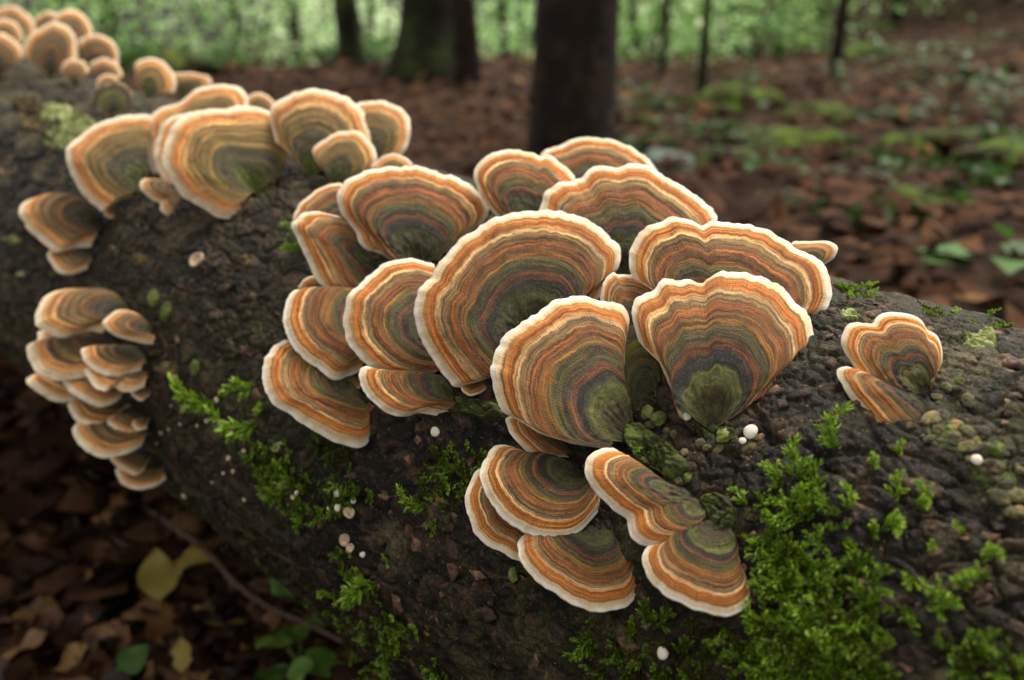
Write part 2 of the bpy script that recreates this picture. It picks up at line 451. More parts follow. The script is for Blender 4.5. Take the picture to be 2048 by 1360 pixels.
FLAKE = simple('bark_flake_skin', [(0.28, srgb(44, 34, 30)), (0.5, srgb(78, 58, 48)), (0.68, srgb(118, 88, 68)), (0.85, srgb(160, 124, 92))], 420, 0.7, 0.3, 0.8, 0.0008, 0.4)

# ------------------------------------------------------------------ ground
def build_ground():
    xs = np.concatenate([np.linspace(-60, -7, 20)[:-1], np.linspace(-7, 7, 200), np.linspace(7, 60, 20)[1:]])
    ys = np.concatenate([np.linspace(-20, -1, 12)[:-1], np.linspace(-1, 9, 170), np.linspace(9, 90, 30)[1:]])
    X, Y = np.meshgrid(xs, ys, indexing='ij')
    Z = terrain_z(X, np.clip(Y, -20, 30))
    P = np.stack([X.ravel(), Y.ravel(), np.zeros(X.size)], 1)
    nz = perlin(P * 2.3) * 0.05 + perlin(P * 7 + 5) * 0.02
    near = np.exp(-((X.ravel() / 1.2) ** 2 + (Y.ravel() / 1.2) ** 2))
    v = np.stack([X.ravel(), Y.ravel(), Z.ravel() + nz * (1 - near) - 0.004], 1)
    o = link('ground', mesh_from('ground', v, grid_quads(len(xs), len(ys))[:, ::-1], mat=SOIL))
    props(o, 'dark brown forest floor under the leaf litter', 'ground', kind='structure')
build_ground()

# ------------------------------------------------------------------ the log
def log_point(t, th, r):
    """t along the axis, th angle from the viewer-side horizontal up towards the top"""
    return AXIS_C + np.outer(t, AXIS_U) + (np.cos(th) * r)[:, None] * AXIS_P + (np.sin(th) * r)[:, None] * ZUP

def log_relief(t, th):
    P = log_point(t, th, np.full(len(t), LOG_R))
    low = perlin(P * 7.0) * 0.006 + perlin(P * 22 + 3) * 0.0028
    s = np.stack([t, th * LOG_R], 1)
    wx = perlin(P * 90 + 9) * 0.0035; wy = perlin(P * 90 + 31) * 0.0035
    # bark plates, long along the log
    q = np.stack([(s[:, 0] + wx) / 0.0095, (s[:, 1] + wy) / 0.0046], 1)
    f1, f2, cell = worley2(q)
    crack = smooth(0.0, 0.16, f2 - f1)
    big = np.stack([(s[:, 0] + wx * 3) / 0.050, (s[:, 1] + wy * 3) / 0.020], 1)
    g1, g2, gcell = worley2(big)
    gcrack = smooth(0.0, 0.12, g2 - g1)
    fine = fbm(P * 380, 3) * 0.0010 + perlin(P * 120 + 7) * 0.0009
    # the plates are plain in some places, strong in others
    st = smooth(-0.25, 0.35, perlin(P * 16 + 50))
    d = low + (crack - 1) * 0.0015 * (0.5 + 0.5 * st) + (gcrack - 1) * 0.0017 + (cell - 0.5) * 0.0013 * (0.3 + 0.7 * st) + (gcell - 0.5) * 0.0018 + fine
    return d, cell, P

def build_log():
    t = [-0.42]
    while t[-1] < 2.0:
        x = t[-1]
        t.append(x + (0.004 if x < 0.0 else 0.00072 if x < 0.42 else 0.00072 + (x - 0.42) * 0.0045))
    t = np.array(t)
    th = np.concatenate([np.linspace(-math.pi * 0.5, -0.85, 30)[:-1], np.linspace(-0.85, 1.75, 470), np.linspace(1.75, math.pi * 1.5, 80)[1:]])
    T, H = np.meshgrid(t, th, indexing='ij')
    tf, hf = T.ravel(), H.ravel()
    d, cell, P = log_relief(tf, hf)
    # join the seam underneath
    seam = np.minimum(hf + math.pi * 0.5, math.pi * 1.5 - hf)
    d = d * smooth(0, 0.2, seam)
    v = log_point(tf, hf, LOG_R + d)
    facing = np.cos(hf - 0.3)
    alg = np.clip(0.35 + 1.2 * perlin(P * 9 + 70) + 0.35 * smooth(0.9, 1.5, hf) + 0.30 * smooth(0.4, -0.4, hf), 0, 1)
    along = smooth(0.35, 0.9, tf)
    root = empty('fallen_log', AXIS_C + AXIS_U * 0.5 - ZUP * LOG_R)
    o = link('bark', mesh_from('bark', v - np.array(root.location), grid_quads(len(t), len(th)), mat=BARK,
             attrs={'cell': cell, 'algae': alg, 'along': along}), root)
    for e in (0, -1):
        n = 64; a = np.linspace(0, 2 * math.pi, n, endpoint=False)
        rings = []
        for k in range(8):
            rr = LOG_R * (1 - k / 8.0) * 0.985
            off = (0.006 if e == 0 else -0.006) * (k > 0)
            rings.append(log_point(np.full(n, t[e] + off), a, np.full(n, rr)) + NP.normal(0, 0.0008, (n, 3)))
        vv = np.concatenate(rings + [rings[-1].mean(0, keepdims=True)])
        qs = [[k * n + j, k * n + (j + 1) % n, (k + 1) * n + (j + 1) % n, (k + 1) * n + j] for k in range(7) for j in range(n)]
        ts = [[7 * n + j, 7 * n + (j + 1) % n, 8 * n] for j in range(n)]
        link('cut_end', mesh_from('cut_end', vv - np.array(root.location), qs, ts, TRUNK), root)
    props(root, 'thick dark rotting log with mossy bark carrying the bracket fungi', 'log')
    return root
LOG = build_log()
LOG_ROOT = np.array(LOG.location)

def on_log(px, out=0.0):
    """the real bark surface at a pixel, and its outward normal"""
    q = log_hit(np.asarray(px, float))
    n = log_normal(q)
    t = np.array([(q - AXIS_C) @ AXIS_U]); th = np.array([math.atan2(n[2], n @ AXIS_P)])
    d = log_relief(t, th)[0][0]
    return q + n * (d + out), n

# ------------------------------------------------------------------ bracket fungi
def catmull(pts, n):
    p = np.asarray(pts, float)
    if len(p) == 2: return p[0] + (p[1] - p[0]) * np.linspace(0, 1, n)[:, None]
    e = np.vstack([2 * p[0] - p[1], p, 2 * p[-1] - p[-2]])
    out = []
    for i in range(1, len(e) - 2):
        u = np.linspace(0, 1, 16, endpoint=False)[:, None]
        a, b, c, d = e[i - 1], e[i], e[i + 1], e[i + 2]
        out.append(0.5 * (2 * b + (c - a) * u + (2 * a - 5 * b + 4 * c - d) * u ** 2 + (3 * b - a - 3 * c + d) * u ** 3))
    out = np.vstack(out + [e[-2:-1]])
    L = np.concatenate([[0], np.cumsum(np.linalg.norm(np.diff(out, axis=0), axis=1))])
    s = np.linspace(0, L[-1], n)
    return np.stack([np.interp(s, L, out[:, k]) for k in range(out.shape[1])], 1)

ZM = {1: (0, 0, 2.4094), 2: (500, 230, 2.4725), 3: (940, 230, 2.4725), 4: (500, 560, 2.51875), 5: (880, 700, 2.42875), 6: (0, 360, 2.125), 7: (1250, 560, 2.519)}
def unz(z, pts):
    ox, oy, k = ZM[z]
    return np.asarray(pts, float) / k + (ox, oy)

def bracket(label, key, z, rim, base, L=None, R=None, cam_w=1.0, up_w=0.7, lift=0.0, dome=0.10, group=None, side=0.0, droop=0.03, wave=1.0, zr=1.0):
    rng = np.random.default_rng(abs(hash_str(label)) % 99991)
    if zr == 1.0 and key != 'warm': zr = rng.uniform(0.88, 1.16)
    rim = unz(z, rim); bpx = unz(z, [base])[0]
    px_len = np.linalg.norm(np.diff(rim, axis=0), axis=1).sum()
    ns = int(np.clip(px_len / 6, 36, 130))
    hit = log_hit(bpx)
    n_log = log_normal(hit)
    B = hit - n_log * 0.001
    to_cam = CAM - B; to_cam /= np.linalg.norm(to_cam)
    n = to_cam * cam_w + ZUP * up_w + RT * side
    n /= np.linalg.norm(n)
    B = B + to_cam * lift
    def plane(px):
        d = ray(px)
        return CAM + d * (((B - CAM) @ n) / (d @ n))[:, None]
    rp = plane(catmull(rim, ns))
    s = np.linspace(0, 1, ns)
    span = np.linalg.norm(rp - B, axis=1)
    Lref = np.percentile(span, 90)
    arc = np.concatenate([[0], np.cumsum(np.linalg.norm(np.diff(rp, axis=0), axis=1))])
    # small scallops of the growing edge
    sd = rng.uniform(0, 100)
    q = np.stack([arc * 160, np.full(ns, sd), np.zeros(ns)], 1)
    out = (rp - B) / span[:, None]
    rp = rp + out * ((perlin(q) * 0.034 + perlin(q * 2.7 + 8) * 0.020) * Lref * wave * np.clip(span / Lref, 0.3, 1))[:, None]
    # smoothed outline for the inner zones
    k = max(3, ns // 9); w = np.hanning(2 * k + 1); w /= w.sum()
    pad = np.vstack([2 * rp[0] - rp[k:0:-1], rp, 2 * rp[-1] - rp[-2:-k - 2:-1]])
    rs = np.stack([np.convolve(pad[:, i], w, 'valid') for i in range(3)], 1)
    nr = 34
    r = np.concatenate([np.linspace(0.05, 0.90, nr - 12), np.linspace(0.915, 1.0, 12)])
    def side_dev(side, end):
        if side is None: return np.zeros((nr, 3))
        c3 = plane(catmull(np.vstack([[bpx], unz(z, side)[::-1], [end]]), 80))
        u = np.linspace(0, 1, 80)
        c = np.stack([np.interp(r, u, c3[:, i]) for i in range(3)], 1)
        return c - (c3[0] + (c3[-1] - c3[0]) * r[:, None])
    dL, dR = side_dev(L, rim[0]), side_dev(R, rim[-1])
    wl = smooth(0.42, 0.0, s); wr = smooth(0.58, 1.0, s)
    bl = smooth(0.12, 0.85, r)[:, None, None]
    tgt = rs[None] * (1 - bl) + rp[None] * bl
    P = B + (tgt - B) * r[:, None, None] + dL[:, None] * wl[None, :, None] + dR[:, None] * wr[None, :, None]
    # relief: domed cap, ridges between the zones, waves that run out to the edge
    rip = perlin(np.stack([arc / Lref * 1.9, np.full(ns, sd + 20), np.zeros(ns)], 1)) * 0.10 + perlin(np.stack([arc / Lref * 5, np.full(ns, sd + 40), np.zeros(ns)], 1)) * 0.035
    spn = np.clip(span / Lref, 0.25, 1.1)
    R2, S2 = np.meshgrid(r, s, indexing='ij')
    ring = 1 - (1 - R2) * (spn[None] ** 0.55) * (1 + (zr - 1) * (1 - R2))
    h = dome * Lref * 4 * R2 * (1 - R2) * (0.6 + 0.4 * np.sin(S2 * math.pi))
    h += rip[None] * R2 ** 2 * Lref * 0.75 * wave * np.sin(S2 * math.pi) ** 0.5
    ph = rng.uniform(0, 6, 4)
    rid = np.sin(ring * 46 + ph[0]) * 0.5 + np.sin(ring * 83 + ph[1]) * 0.35 + np.sin(ring * 131 + ph[2]) * 0.25
    h += rid * 0.00034 * smooth(0.1, 0.3, R2) * smooth(1.0, 0.93, R2) * np.clip(Lref / 0.04, 0.4, 1)
    h -= smooth(0.82, 1.0, R2) ** 2 * droop * Lref
    h -= smooth(0.25, 0.0, R2) * 0.04 * Lref
    pf = (P.reshape(-1, 3))
    h += (fbm(pf * 420, 3) * 0.0012 * smooth(0.46, 0.12, ring).ravel()).reshape(h.shape)
    P = P + h[..., None] * n
    th = np.clip(0.014 * Lref + 0.0003, 0.0005, 0.0009)
    # rounded lip, then the pore surface back to the foot
    edge = []
    for a in (0.35, 0.8, 1.25, 1.57 + 0.3):
        edge.append(P[-1] + out * (math.sin(a) * th * 0.35) - n * ((1 - math.cos(a)) * th * 0.6))
    edge = np.stack(edge)
    rb = np.array([0.93, 0.75, 0.5, 0.28, 0.12, 0.05])
    bot = []
    for q_ in rb:
        i = int(np.argmin(abs(r - q_)))
        bot.append(P[i] - n * (th * 1.25 + 0.11 * Lref * (1 - q_) ** 1.5))
    bot = np.stack([edge[-1]] + bot)
    full = np.concatenate([P, edge])
    # foot that runs down into the bark
    sink = hit - n_log * 0.004
    foot_rows = np.stack([sink * 0.75 + P[0] * 0.25 + (P[0] - P[0].mean(0)) * 0.5, sink * 0.35 + P[0] * 0.65 + (P[0] - P[0].mean(0)) * 0.35])
    full = np.concatenate([foot_rows, full])
    nrow = len(full)
    # normals of the whole upper sheet, so that its parts meet without a seam
    du = np.gradient(full, axis=0); dv = np.gradient(full, axis=1)
    nn = np.cross(dv, du); nn /= np.linalg.norm(nn, axis=2, keepdims=True) + 1e-12
    if (nn[nr // 2, ns // 2] @ n) < 0: nn = -nn; flip = True
    else: flip = False
    ringf = np.concatenate([np.repeat(ring[:1], 2, 0), ring, np.repeat(ring[-1:], 4, 0) + 0.01])
    rf = np.concatenate([[0.0, 0.0], r, np.ones(4)])
    seed = rng.uniform(0, 30)
    zone = np.stack([ringf, np.broadcast_to(arc * 1000, ringf.shape), np.full(ringf.shape, seed)], -1)
    foot = np.broadcast_to(rf[:, None], ringf.shape)
    root = empty('bracket_fungus', B)
    def sheet(name, a, b, mat):
        v = full[a:b].reshape(-1, 3) - B
        qd = grid_quads(b - a, ns)
        if not flip: qd = qd[:, ::-1]
        link(name, mesh_from(name, v, qd, mat=mat, attrs={'zone': zone[a:b].reshape(-1, 3), 'foot': foot[a:b].reshape(-1)}, normals=nn[a:b].reshape(-1, 3)), root)
    split = 2 + int(np.argmin(abs(r - 0.925)))
    sheet('cap', 0, split + 1, CAPMAT[key])
    sheet('margin', split, nrow, CAPMAT[key])
    qd = grid_quads(len(bot), ns)
    if not flip: qd = qd[:, ::-1]
    link('pore_surface', mesh_from('pore_surface', bot.reshape(-1, 3) - B, qd, mat=PORE), root)
    props(root, label, 'bracket fungus', group or 'bracket fungi growing on the log')
    return root

def hash_str(s):
    h = 5381
    for ch in s: h = (h * 33 + ord(ch)) & 0xffffffff
    return h

def brackets():
    W = 'deep'; V = 'warm'; O = 'olive'; S = 'shelf'
    # ---- the central cluster
    bracket('largest bracket, broad banded fan rising in the middle of the sharp central cluster', W, 2,
        [(1040,1335),(1000,1330),(960,1275),(900,1190),(850,1110),(820,1010),(808,930),(825,870),(880,800),(940,720),(1000,650),(1080,580),(1180,520),(1290,480),(1400,465),(1500,472),(1600,485),(1690,520),(1760,565),(1810,620),(1832,680),(1825,740),(1790,790),(1755,840),(1735,890)],
        (1400,1150), L=[(1090,1325),(1160,1310),(1240,1270)], up_w=0.45)
    bracket('tall fan with a mossy green foot overlapping the front of the largest bracket', V, 4,
        [(1340,680),(1285,650),(1240,580),(1218,500),(1213,420),(1230,350),(1270,290),(1340,230),(1420,180),(1500,130),(1570,95),(1650,75),(1720,75),(1790,95),(1840,100),(1890,130),(1912,180),(1905,250)],
        (1945,795), L=[(1390,715),(1450,765),(1530,812),(1640,827),(1750,830)], R=[(1890,310),(1882,380),(1878,470),(1882,560),(1905,640)])
    bracket('two-lobed fan narrowing to a green velvety foot beside a white button fungus', V, 3,
        [(840,1110),(812,1030),(800,960),(810,910),(850,875),(910,850),(960,800),(1020,790),(1090,790),(1150,795),(1180,770),(1240,757),(1310,768),(1400,780),(1460,800),(1520,830),(1590,885),(1650,950),(1685,1000),(1698,1060),(1690,1120),(1650,1170),(1600,1220),(1560,1290)],
        (1190,1540), L=[(880,1170),(930,1220),(970,1290),(1000,1380),(1012,1455),(1080,1490)], R=[(1500,1350),(1450,1400),(1380,1450),(1310,1500)])
    bracket('wide lobed bracket directly behind the two-lobed fan, its pale edge curving down the far side', W, 3,
        [(815,800),(805,790),(790,730),(795,660),(820,600),(870,550),(940,520),(1020,508),(1090,515),(1130,540),(1165,547),(1210,530),(1280,525),(1370,530),(1450,550),(1530,590),(1590,640),(1660,665),(1730,710),(1770,760),(1788,830),(1785,900),(1760,950),(1690,1000)],
        (1230,1120))
    bracket('scallop-edged wide bracket rising behind the largest one, olive in its middle', W, 3,
        [(340,470),(340,460),(355,415),(380,370),(430,330),(490,320),(540,300),(580,265),(650,248),(720,255),(780,250),(840,243),(900,260),(960,300),(1040,330),(1110,375),(1180,430),(1215,480),(1222,525),(1200,560)],
        (800,830), lift=-0.008)
    bracket('small upright rounded bracket squeezed between the smooth left fan and the scallop-edged one', W, 3,
        [(150,510),(130,490),(90,440),(50,380),(30,330),(18,290),(30,250),(60,215),(110,185),(180,168),(250,165),(310,180),(350,200),(385,190),(430,215),(480,255),(515,295),(520,340)],
        (300,590))
    bracket('hindmost bracket of the central cluster, only its pale wavy upper edge showing', W, 3,
        [(345,230),(350,185),(410,150),(470,130),(540,105),(590,108),(640,115),(700,115),(760,130),(820,165),(870,205),(915,255),(940,300),(945,340)],
        (650,470))
    bracket('smooth-edged orange and olive fan at the upper left of the central cluster', W, 2,
        [(590,660),(560,640),(530,600),(520,560),(480,510),(440,450),(430,400),(445,350),(490,310),(560,270),(650,248),(760,240),(850,245),(930,270),(1010,300),(1090,340),(1150,390),(1180,440),(1170,490),(1140,530)],
        (840,770), L=[(640,680),(700,720)])
    bracket('rounded orange bracket tucked against the left side of the largest one', W, 2,
        [(830,1285),(740,1280),(680,1270),(600,1240),(540,1190),(490,1120),(465,1050),(462,980),(480,910),(520,850),(580,790),(640,740),(720,712),(800,708),(870,718),(910,730)],
        (985,1140), L=[(880,1290),(930,1270)])
    bracket('grey-banded bracket bending to the side below the smooth orange and olive fan', W, 2,
        [(375,845),(340,815),(310,770),(285,710),(255,650),(235,600),(205,555),(210,530),(250,490),(310,470),(380,478),(430,490)],
        (670,790), L=[(440,862),(540,865)], R=[(500,560),(570,670)])
    bracket('pale orange bracket half hidden behind the grey-banded one', W, 2,
        [(225,530),(215,500),(250,430),(310,380),(370,345),(440,335),(480,350)], (480,560))
    bracket('outward-leaning bracket with a straight top edge and broad white rim', W, 2,
        [(545,1255),(490,1275),(440,1298),(390,1290),(320,1240),(260,1190),(210,1130),(175,1060),(165,990),(175,920),(200,875),(240,858),(300,865),(340,875)],
        (650,1050), R=[(430,872),(540,885)], up_w=0.9)
    bracket('lowest left bracket of the central cluster, tipped down with a wide white rim', W, 4,
        [(650,700),(635,715),(610,740),(605,780),(580,815),(540,828),(480,818),(400,790),(320,745),(250,700),(200,660),(140,630),(90,580),(65,510),(63,440),(80,380),(120,330),(170,300),(210,300)],
        (590,590), up_w=1.0)
    bracket('low narrow bracket running into a dark green foot under the rounded orange one', W, 4,
        [(945,668),(900,662),(850,660),(790,680),(720,675),(660,640),(610,590),(570,540),(548,480),(560,440),(590,425)],
        (1060,600), L=[(965,660),(1010,660)], R=[(650,455),(760,470),(860,478),(970,500)], up_w=1.0)
    bracket('tiny brown knob of a bracket under the rim of the largest one', W, 4,
        [(1062,515),(1070,555),(1110,578),(1155,568),(1195,540)], (1130,480), up_w=0.8, lift=0.006)
    bracket('sliver of a bracket showing between the outward-leaning one and the low narrow one', W, 4,
        [(555,545),(520,528),(490,490),(490,465)], (570,480), up_w=0.9)
    bracket('sliver of pale rim peeping out above the outward-leaning bracket', W, 2,
        [(240,850),(270,810),(320,795),(360,830)], (370,890))
    bracket('small horned bracket wedged between the tall fan and the two-lobed fan', W, 3,
        [(645,910),(650,870),(665,810),(690,780),(715,772),(730,785),(800,785),(860,800),(905,830),(915,860)], (835,1150))
    bracket('dark green banded bracket in the gap below the small horned one', 'dark', 3,
        [(660,1290),(670,1160),(720,1050),(800,990),(890,990),(960,1040),(1010,1150),(1020,1280)], (865,1510), lift=-0.004)
    bracket('isolated lobed bracket standing on the bare bark beside the crusty nodules', V, 7,
        [(1165,440),(1130,390),(1100,330),(1093,280),(1110,230),(1150,207),(1200,210),(1250,215),(1265,190),(1310,165),(1380,155),(1450,168),(1500,195),(1525,240),(1570,270),(1595,320),(1600,390),(1585,440),(1550,480)],
        (1540,575), L=[(1190,465),(1290,500),(1400,555)], R=[(1540,510)])
    bracket('narrow leaning bracket below the isolated lobed one', W, 7,
        [(1330,715),(1290,728),(1250,710),(1180,640),(1120,560),(1085,500),(1068,460),(1080,440),(1120,432),(1170,445)],
        (1560,640), L=[(1370,718),(1410,728),(1450,718),(1500,700)], R=[(1250,490),(1330,540),(1400,568),(1490,585)], up_w=0.9)
    bracket('disc-like bracket with a broad white rim, uppermost of the lowest group', W, 5,
        [(340,458),(300,450),(255,465),(220,510),(203,570),(205,640),(230,700),(280,770),(340,830),(400,870),(470,893),(550,903),(620,900),(680,870),(730,820),(770,770),(783,735),(765,700),(742,680)],
        (710,590), L=[(390,490),(440,512),(520,515),(610,545)], up_w=1.0)
    bracket('pale bracket half hidden under the disc-like one', W, 5,
        [(215,555),(165,600),(135,660),(125,730),(135,800),(170,870),(220,930),(290,965),(340,1000),(395,1010)],
        (500,740), up_w=1.0)
    bracket('drooping rust-brown bracket below the disc-like one, over bare bark', W, 5,
        [(440,880),(410,890),(385,920),(378,960),(395,1020),(440,1080),(500,1130),(570,1180),(640,1225),(720,1250),(800,1260),(870,1250),(920,1225),(950,1185),(958,1140),(940,1100),(915,1060)],
        (740,830), R=[(908,1010),(897,960),(850,890)], up_w=1.0)
    bracket('narrow folded bracket with a dark green smooth foot next to the disc-like one', V, 5,
        [(840,465),(800,463),(755,480),(720,510),(705,560),(715,610),(750,660),(800,720),(860,770),(910,800),(915,830),(930,880),(960,920),(1010,940),(1060,945),(1100,925),(1130,895)],
        (1290,750), L=[(880,500),(950,545),(1030,605),(1090,650),(1190,685)], R=[(1180,885),(1265,845)], up_w=0.8, zr=1.35)
    bracket('bracket with a green-grey wedge foot and white lower rim beside the green moss', V, 5,
        [(1040,945),(1010,945),(990,990),(995,1050),(1020,1110),(1070,1165),(1140,1210),(1220,1250),(1310,1275),(1400,1278),(1460,1265),(1500,1225),(1512,1180),(1500,1130),(1470,1105)],
        (1340,800), L=[(1110,940),(1160,890),(1250,850)], R=[(1450,1060),(1425,1000),(1425,920),(1390,845)], up_w=0.8, zr=1.3)
    bracket('small bracket peeping out under the tall fan, above the disc-like one', W, 5,
        [(520,530),(480,512),(440,500),(390,450),(350,400),(325,355),(318,325),(340,312),(380,318)], (660,500), up_w=0.9)
    bracket('lone brownish bracket tip poking up behind the log past the wide lobed one', O, 3,
        [(1590,640),(1600,625),(1690,618),(1760,620),(1810,640),(1820,660),(1800,700),(1750,735)], (1580,790), cam_w=1.0, up_w=0.6)
    # ---- the blurred cluster further along the log
    g = 'bracket fungi growing on the log'
    bracket('wide olive bracket leaning out over the shaded side in the blurred upper cluster', O, 1,
        [(490,1010),(480,1000),(430,960),(370,880),(340,820),(318,760),(325,710),(370,660),(430,610),(500,575),(570,555),(650,545),(730,550)],
        (700,910), L=[(520,1000),(570,960)])
    bracket('tiny bracket bud hanging below the wide olive leaning bracket', S, 1,
        [(500,1005),(505,1035),(540,1048),(580,1030),(595,1005)], (555,985), up_w=0.9)
    bracket('hindmost arched bracket at the back of the blurred upper cluster', O, 1,
        [(790,870),(740,830),(720,790),(715,680),(705,630),(720,570),(760,520),(830,495),(880,480),(940,430),(1010,410),(1090,402),(1150,415),(1190,450),(1195,500)], (960,720))
    bracket('middle layered bracket between the hindmost and the big front one of the blurred cluster', O, 1,
        [(850,910),(800,880),(770,830),(745,760),(750,680),(770,620),(810,570),(870,545),(930,535)], (1020,770))
    bracket('big front bracket with a bright green mossy foot in the blurred upper cluster', O, 1,
        [(1160,985),(1165,1010),(1145,1040),(1100,1045),(1040,1030),(980,990),(900,950),(860,910),(830,870),(800,820),(780,770),(790,710),(810,640),(850,580),(920,540),(1000,520),(1070,515),(1140,510),(1200,500),(1260,510),(1310,540),(1335,590),(1315,630)],
        (1240,910), L=[(1155,965),(1200,945)], R=[(1350,680),(1380,760),(1330,860)])
    bracket('little cup-shaped bracket under the big mossy-footed front one', S, 1,
        [(910,1000),(860,1020),(800,1028),(770,1000),(775,970),(740,960),(690,920),(672,885),(690,860),(740,855),(790,870)], (900,930), up_w=0.9)
    bracket('tall round-topped bracket next to the big mossy-footed one', O, 1,
        [(1330,680),(1320,640),(1300,560),(1310,500),(1370,460),(1440,440),(1520,428),(1590,435),(1650,455),(1700,480),(1750,540),(1780,600),(1795,660),(1780,710)], (1490,850))
    bracket('narrow bracket behind the round-topped one at the edge over the forest floor', O, 1,
        [(1720,495),(1730,490),(1790,480),(1840,485),(1900,500),(1950,530),(1975,580),(1975,640),(1960,700),(1930,745)], (1760,790))
    bracket('small hooded bracket standing in front of the round-topped one', O, 1,
        [(1545,800),(1515,760),(1505,720),(1530,690),(1570,665),(1610,635),(1680,622),(1740,640),(1790,690),(1815,750),(1800,795),(1770,820)], (1610,885), lift=0.0)
    bracket('low bracket rim just behind the smooth orange and olive fan', O, 1,
        [(1790,800),(1800,790),(1850,750),(1900,740),(1950,755),(1990,790)], (1900,870))
    bracket('small pale bracket between the hindmost arched and the round-topped ones', O, 1,
        [(1185,490),(1190,470),(1230,445),(1290,460),(1330,500)], (1260,580))
    # ---- the far cluster
    bracket('big brown fan in the middle of the farthest, most blurred cluster', S, 1,
        [(105,260),(110,215),(150,150),(220,110),(260,95),(310,115),(350,150),(365,200),(372,270)], (240,370))
    bracket('small rounded bracket behind the big brown far fan', S, 1, [(160,110),(170,85),(200,60),(240,50),(285,75)], (230,220))
    bracket('arched bracket standing highest at the back of the farthest cluster', S, 1,
        [(260,100),(265,70),(320,40),(380,50),(420,90),(445,140),(440,190)], (340,290))
    bracket('arched bracket beside the big brown fan in the farthest cluster', S, 1,
        [(385,220),(390,190),(430,165),(490,165),(540,195),(570,250),(565,310)], (450,350))
    bracket('low bracket at the foot of the farthest cluster', S, 1,
        [(430,330),(440,300),(490,278),(540,290),(580,330),(590,365)], (500,410))
    bracket('pale hump bracket behind the rest of the farthest cluster, over the forest', S, 1,
        [(-60,100),(-40,60),(20,25),(80,30),(130,60),(160,100),(165,150)], (40,260))
    bracket('second pale hump bracket of the farthest cluster', S, 1,
        [(-90,170),(-60,120),(0,85),(60,95),(100,140),(112,190)], (0,300))
    bracket('frontmost pale bracket of the farthest cluster', S, 1,
        [(-100,260),(-60,190),(0,150),(60,180),(100,220),(110,260),(85,300)], (-20,380))
    bracket('thin upright bracket beside the big brown far fan', S, 1,
        [(370,215),(375,190),(420,180),(455,220),(450,280)], (400,360))
    bracket('reddish brown stub of a bracket at the foot of the big brown far fan', S, 1,
        [(295,340),(300,310),(340,280),(400,290),(430,340)], (360,420))
    bracket('hooded bracket standing alone between the far and the upper clusters', O, 1,
        [(655,370),(650,340),(650,310),(690,280),(740,272),(790,295),(830,345),(848,400),(835,440)], (710,470))
    bracket('tiny pale bracket next to a dark mossy one between the clusters', S, 1,
        [(465,420),(475,375),(520,355),(575,375)], (530,450))
    bracket('dark moss-covered old bracket hump on top of the log', 'dark', 1,
        [(425,515),(450,440),(510,400),(580,395),(635,440),(640,500)], (540,560))
    bracket('flat bracket lying along the log crest behind the lone hooded one', O, 1,
        [(835,370),(840,350),(920,348),(1000,365),(1020,395),(995,430)], (870,450))
    # ---- brackets on the shaded side
    bracket('two-lobed bracket alone on the shaded flank above a small brown one', S, 6,
        [(385,275),(320,280),(250,300),(210,280),(150,225),(105,180),(80,130),(95,90),(140,68),(195,76),(225,85)],
        (430,200), R=[(275,68),(330,78),(385,115)], up_w=0.9)
    bracket('small brown bracket below the two-lobed one on the shaded flank', S, 6,
        [(370,372),(330,388),(280,395),(240,380),(215,345),(200,315),(210,295)], (390,310), up_w=1.1)
    bracket('top pale bracket of the tiered stack on the shaded flank', S, 6,
        [(435,640),(380,632),(330,645),(270,662),(210,645),(160,610),(145,580),(160,530),(200,485),(260,465),(320,468),(385,490)],
        (560,570), R=[(430,490),(470,483),(520,520)], up_w=1.0)
    bracket('small pointed bracket overlapping the top pale one of the tiered stack', S, 6,
        [(650,690),(610,690),(540,672),(480,650),(440,615),(440,590),(480,560),(530,548),(580,565),(620,600)], (655,655), up_w=1.0, lift=0.006)
    bracket('wide brown second-tier bracket of the stack on the shaded flank', S, 6,
        [(380,825),(300,832),(230,835),(160,810),(130,770),(115,720),(120,690),(155,672),(165,640),(200,635)], (520,690), up_w=1.7)
    bracket('neat half-round bracket in front of the wide second tier of the stack', S, 6,
        [(597,800),(560,812),(500,828),(440,820),(380,785),(350,750),(345,715),(370,708),(430,710)], (620,750), R=[(500,712),(570,715)], up_w=1.7, lift=0.003)
    bracket('pale pointed bracket at the outer edge of the third tier of the stack', S, 6,
        [(355,925),(300,935),(230,932),(180,905),(140,880),(110,855),(125,830),(160,815)], (470,820), up_w=1.8)
    bracket('long thin bracket in the third tier of the stack', S, 6,
        [(515,915),(480,940),(420,950),(350,925),(300,890),(265,850),(268,830)], (570,840), up_w=1.8, lift=0.002)
    bracket('scalloped thin bracket under the neat half-round one of the stack', S, 6,
        [(612,870),(560,890),(510,885),(480,870),(450,892),(410,875),(375,840),(355,800)], (630,810), up_w=1.8, lift=0.003)
    bracket('tiny bracket lip beside the scalloped thin one of the stack', S, 6,
        [(632,915),(600,935),(565,915),(553,895)], (640,880), up_w=1.7)
    bracket('half-round brown bracket in the fourth tier of the stack', S, 6,
        [(470,1030),(410,1042),(340,1025),(300,980),(287,945)], (560,930), up_w=1.8)
    bracket('small bracket below the fourth tier of the stack', S, 6,
        [(585,1068),(530,1075),(480,1050),(455,1020),(475,998)], (620,1000), up_w=1.8)
    bracket('tiny round bracket lip at the end of the small fourth-tier one', S, 6,
        [(622,1050),(590,1060),(563,1040),(565,1022)], (630,1005), up_w=1.7, lift=0.002)
    bracket('broad bowl-shaped bracket in the fifth tier of the stack', S, 6,
        [(600,1120),(560,1145),(500,1162),(430,1168),(360,1140),(320,1090),(308,1050),(325,1022)], (640,1050), up_w=1.7)
    bracket('narrow bracket under the broad bowl-shaped one of the stack', S, 6,
        [(610,1230),(570,1250),(510,1220),(470,1185),(465,1165)], (640,1160), up_w=1.8)
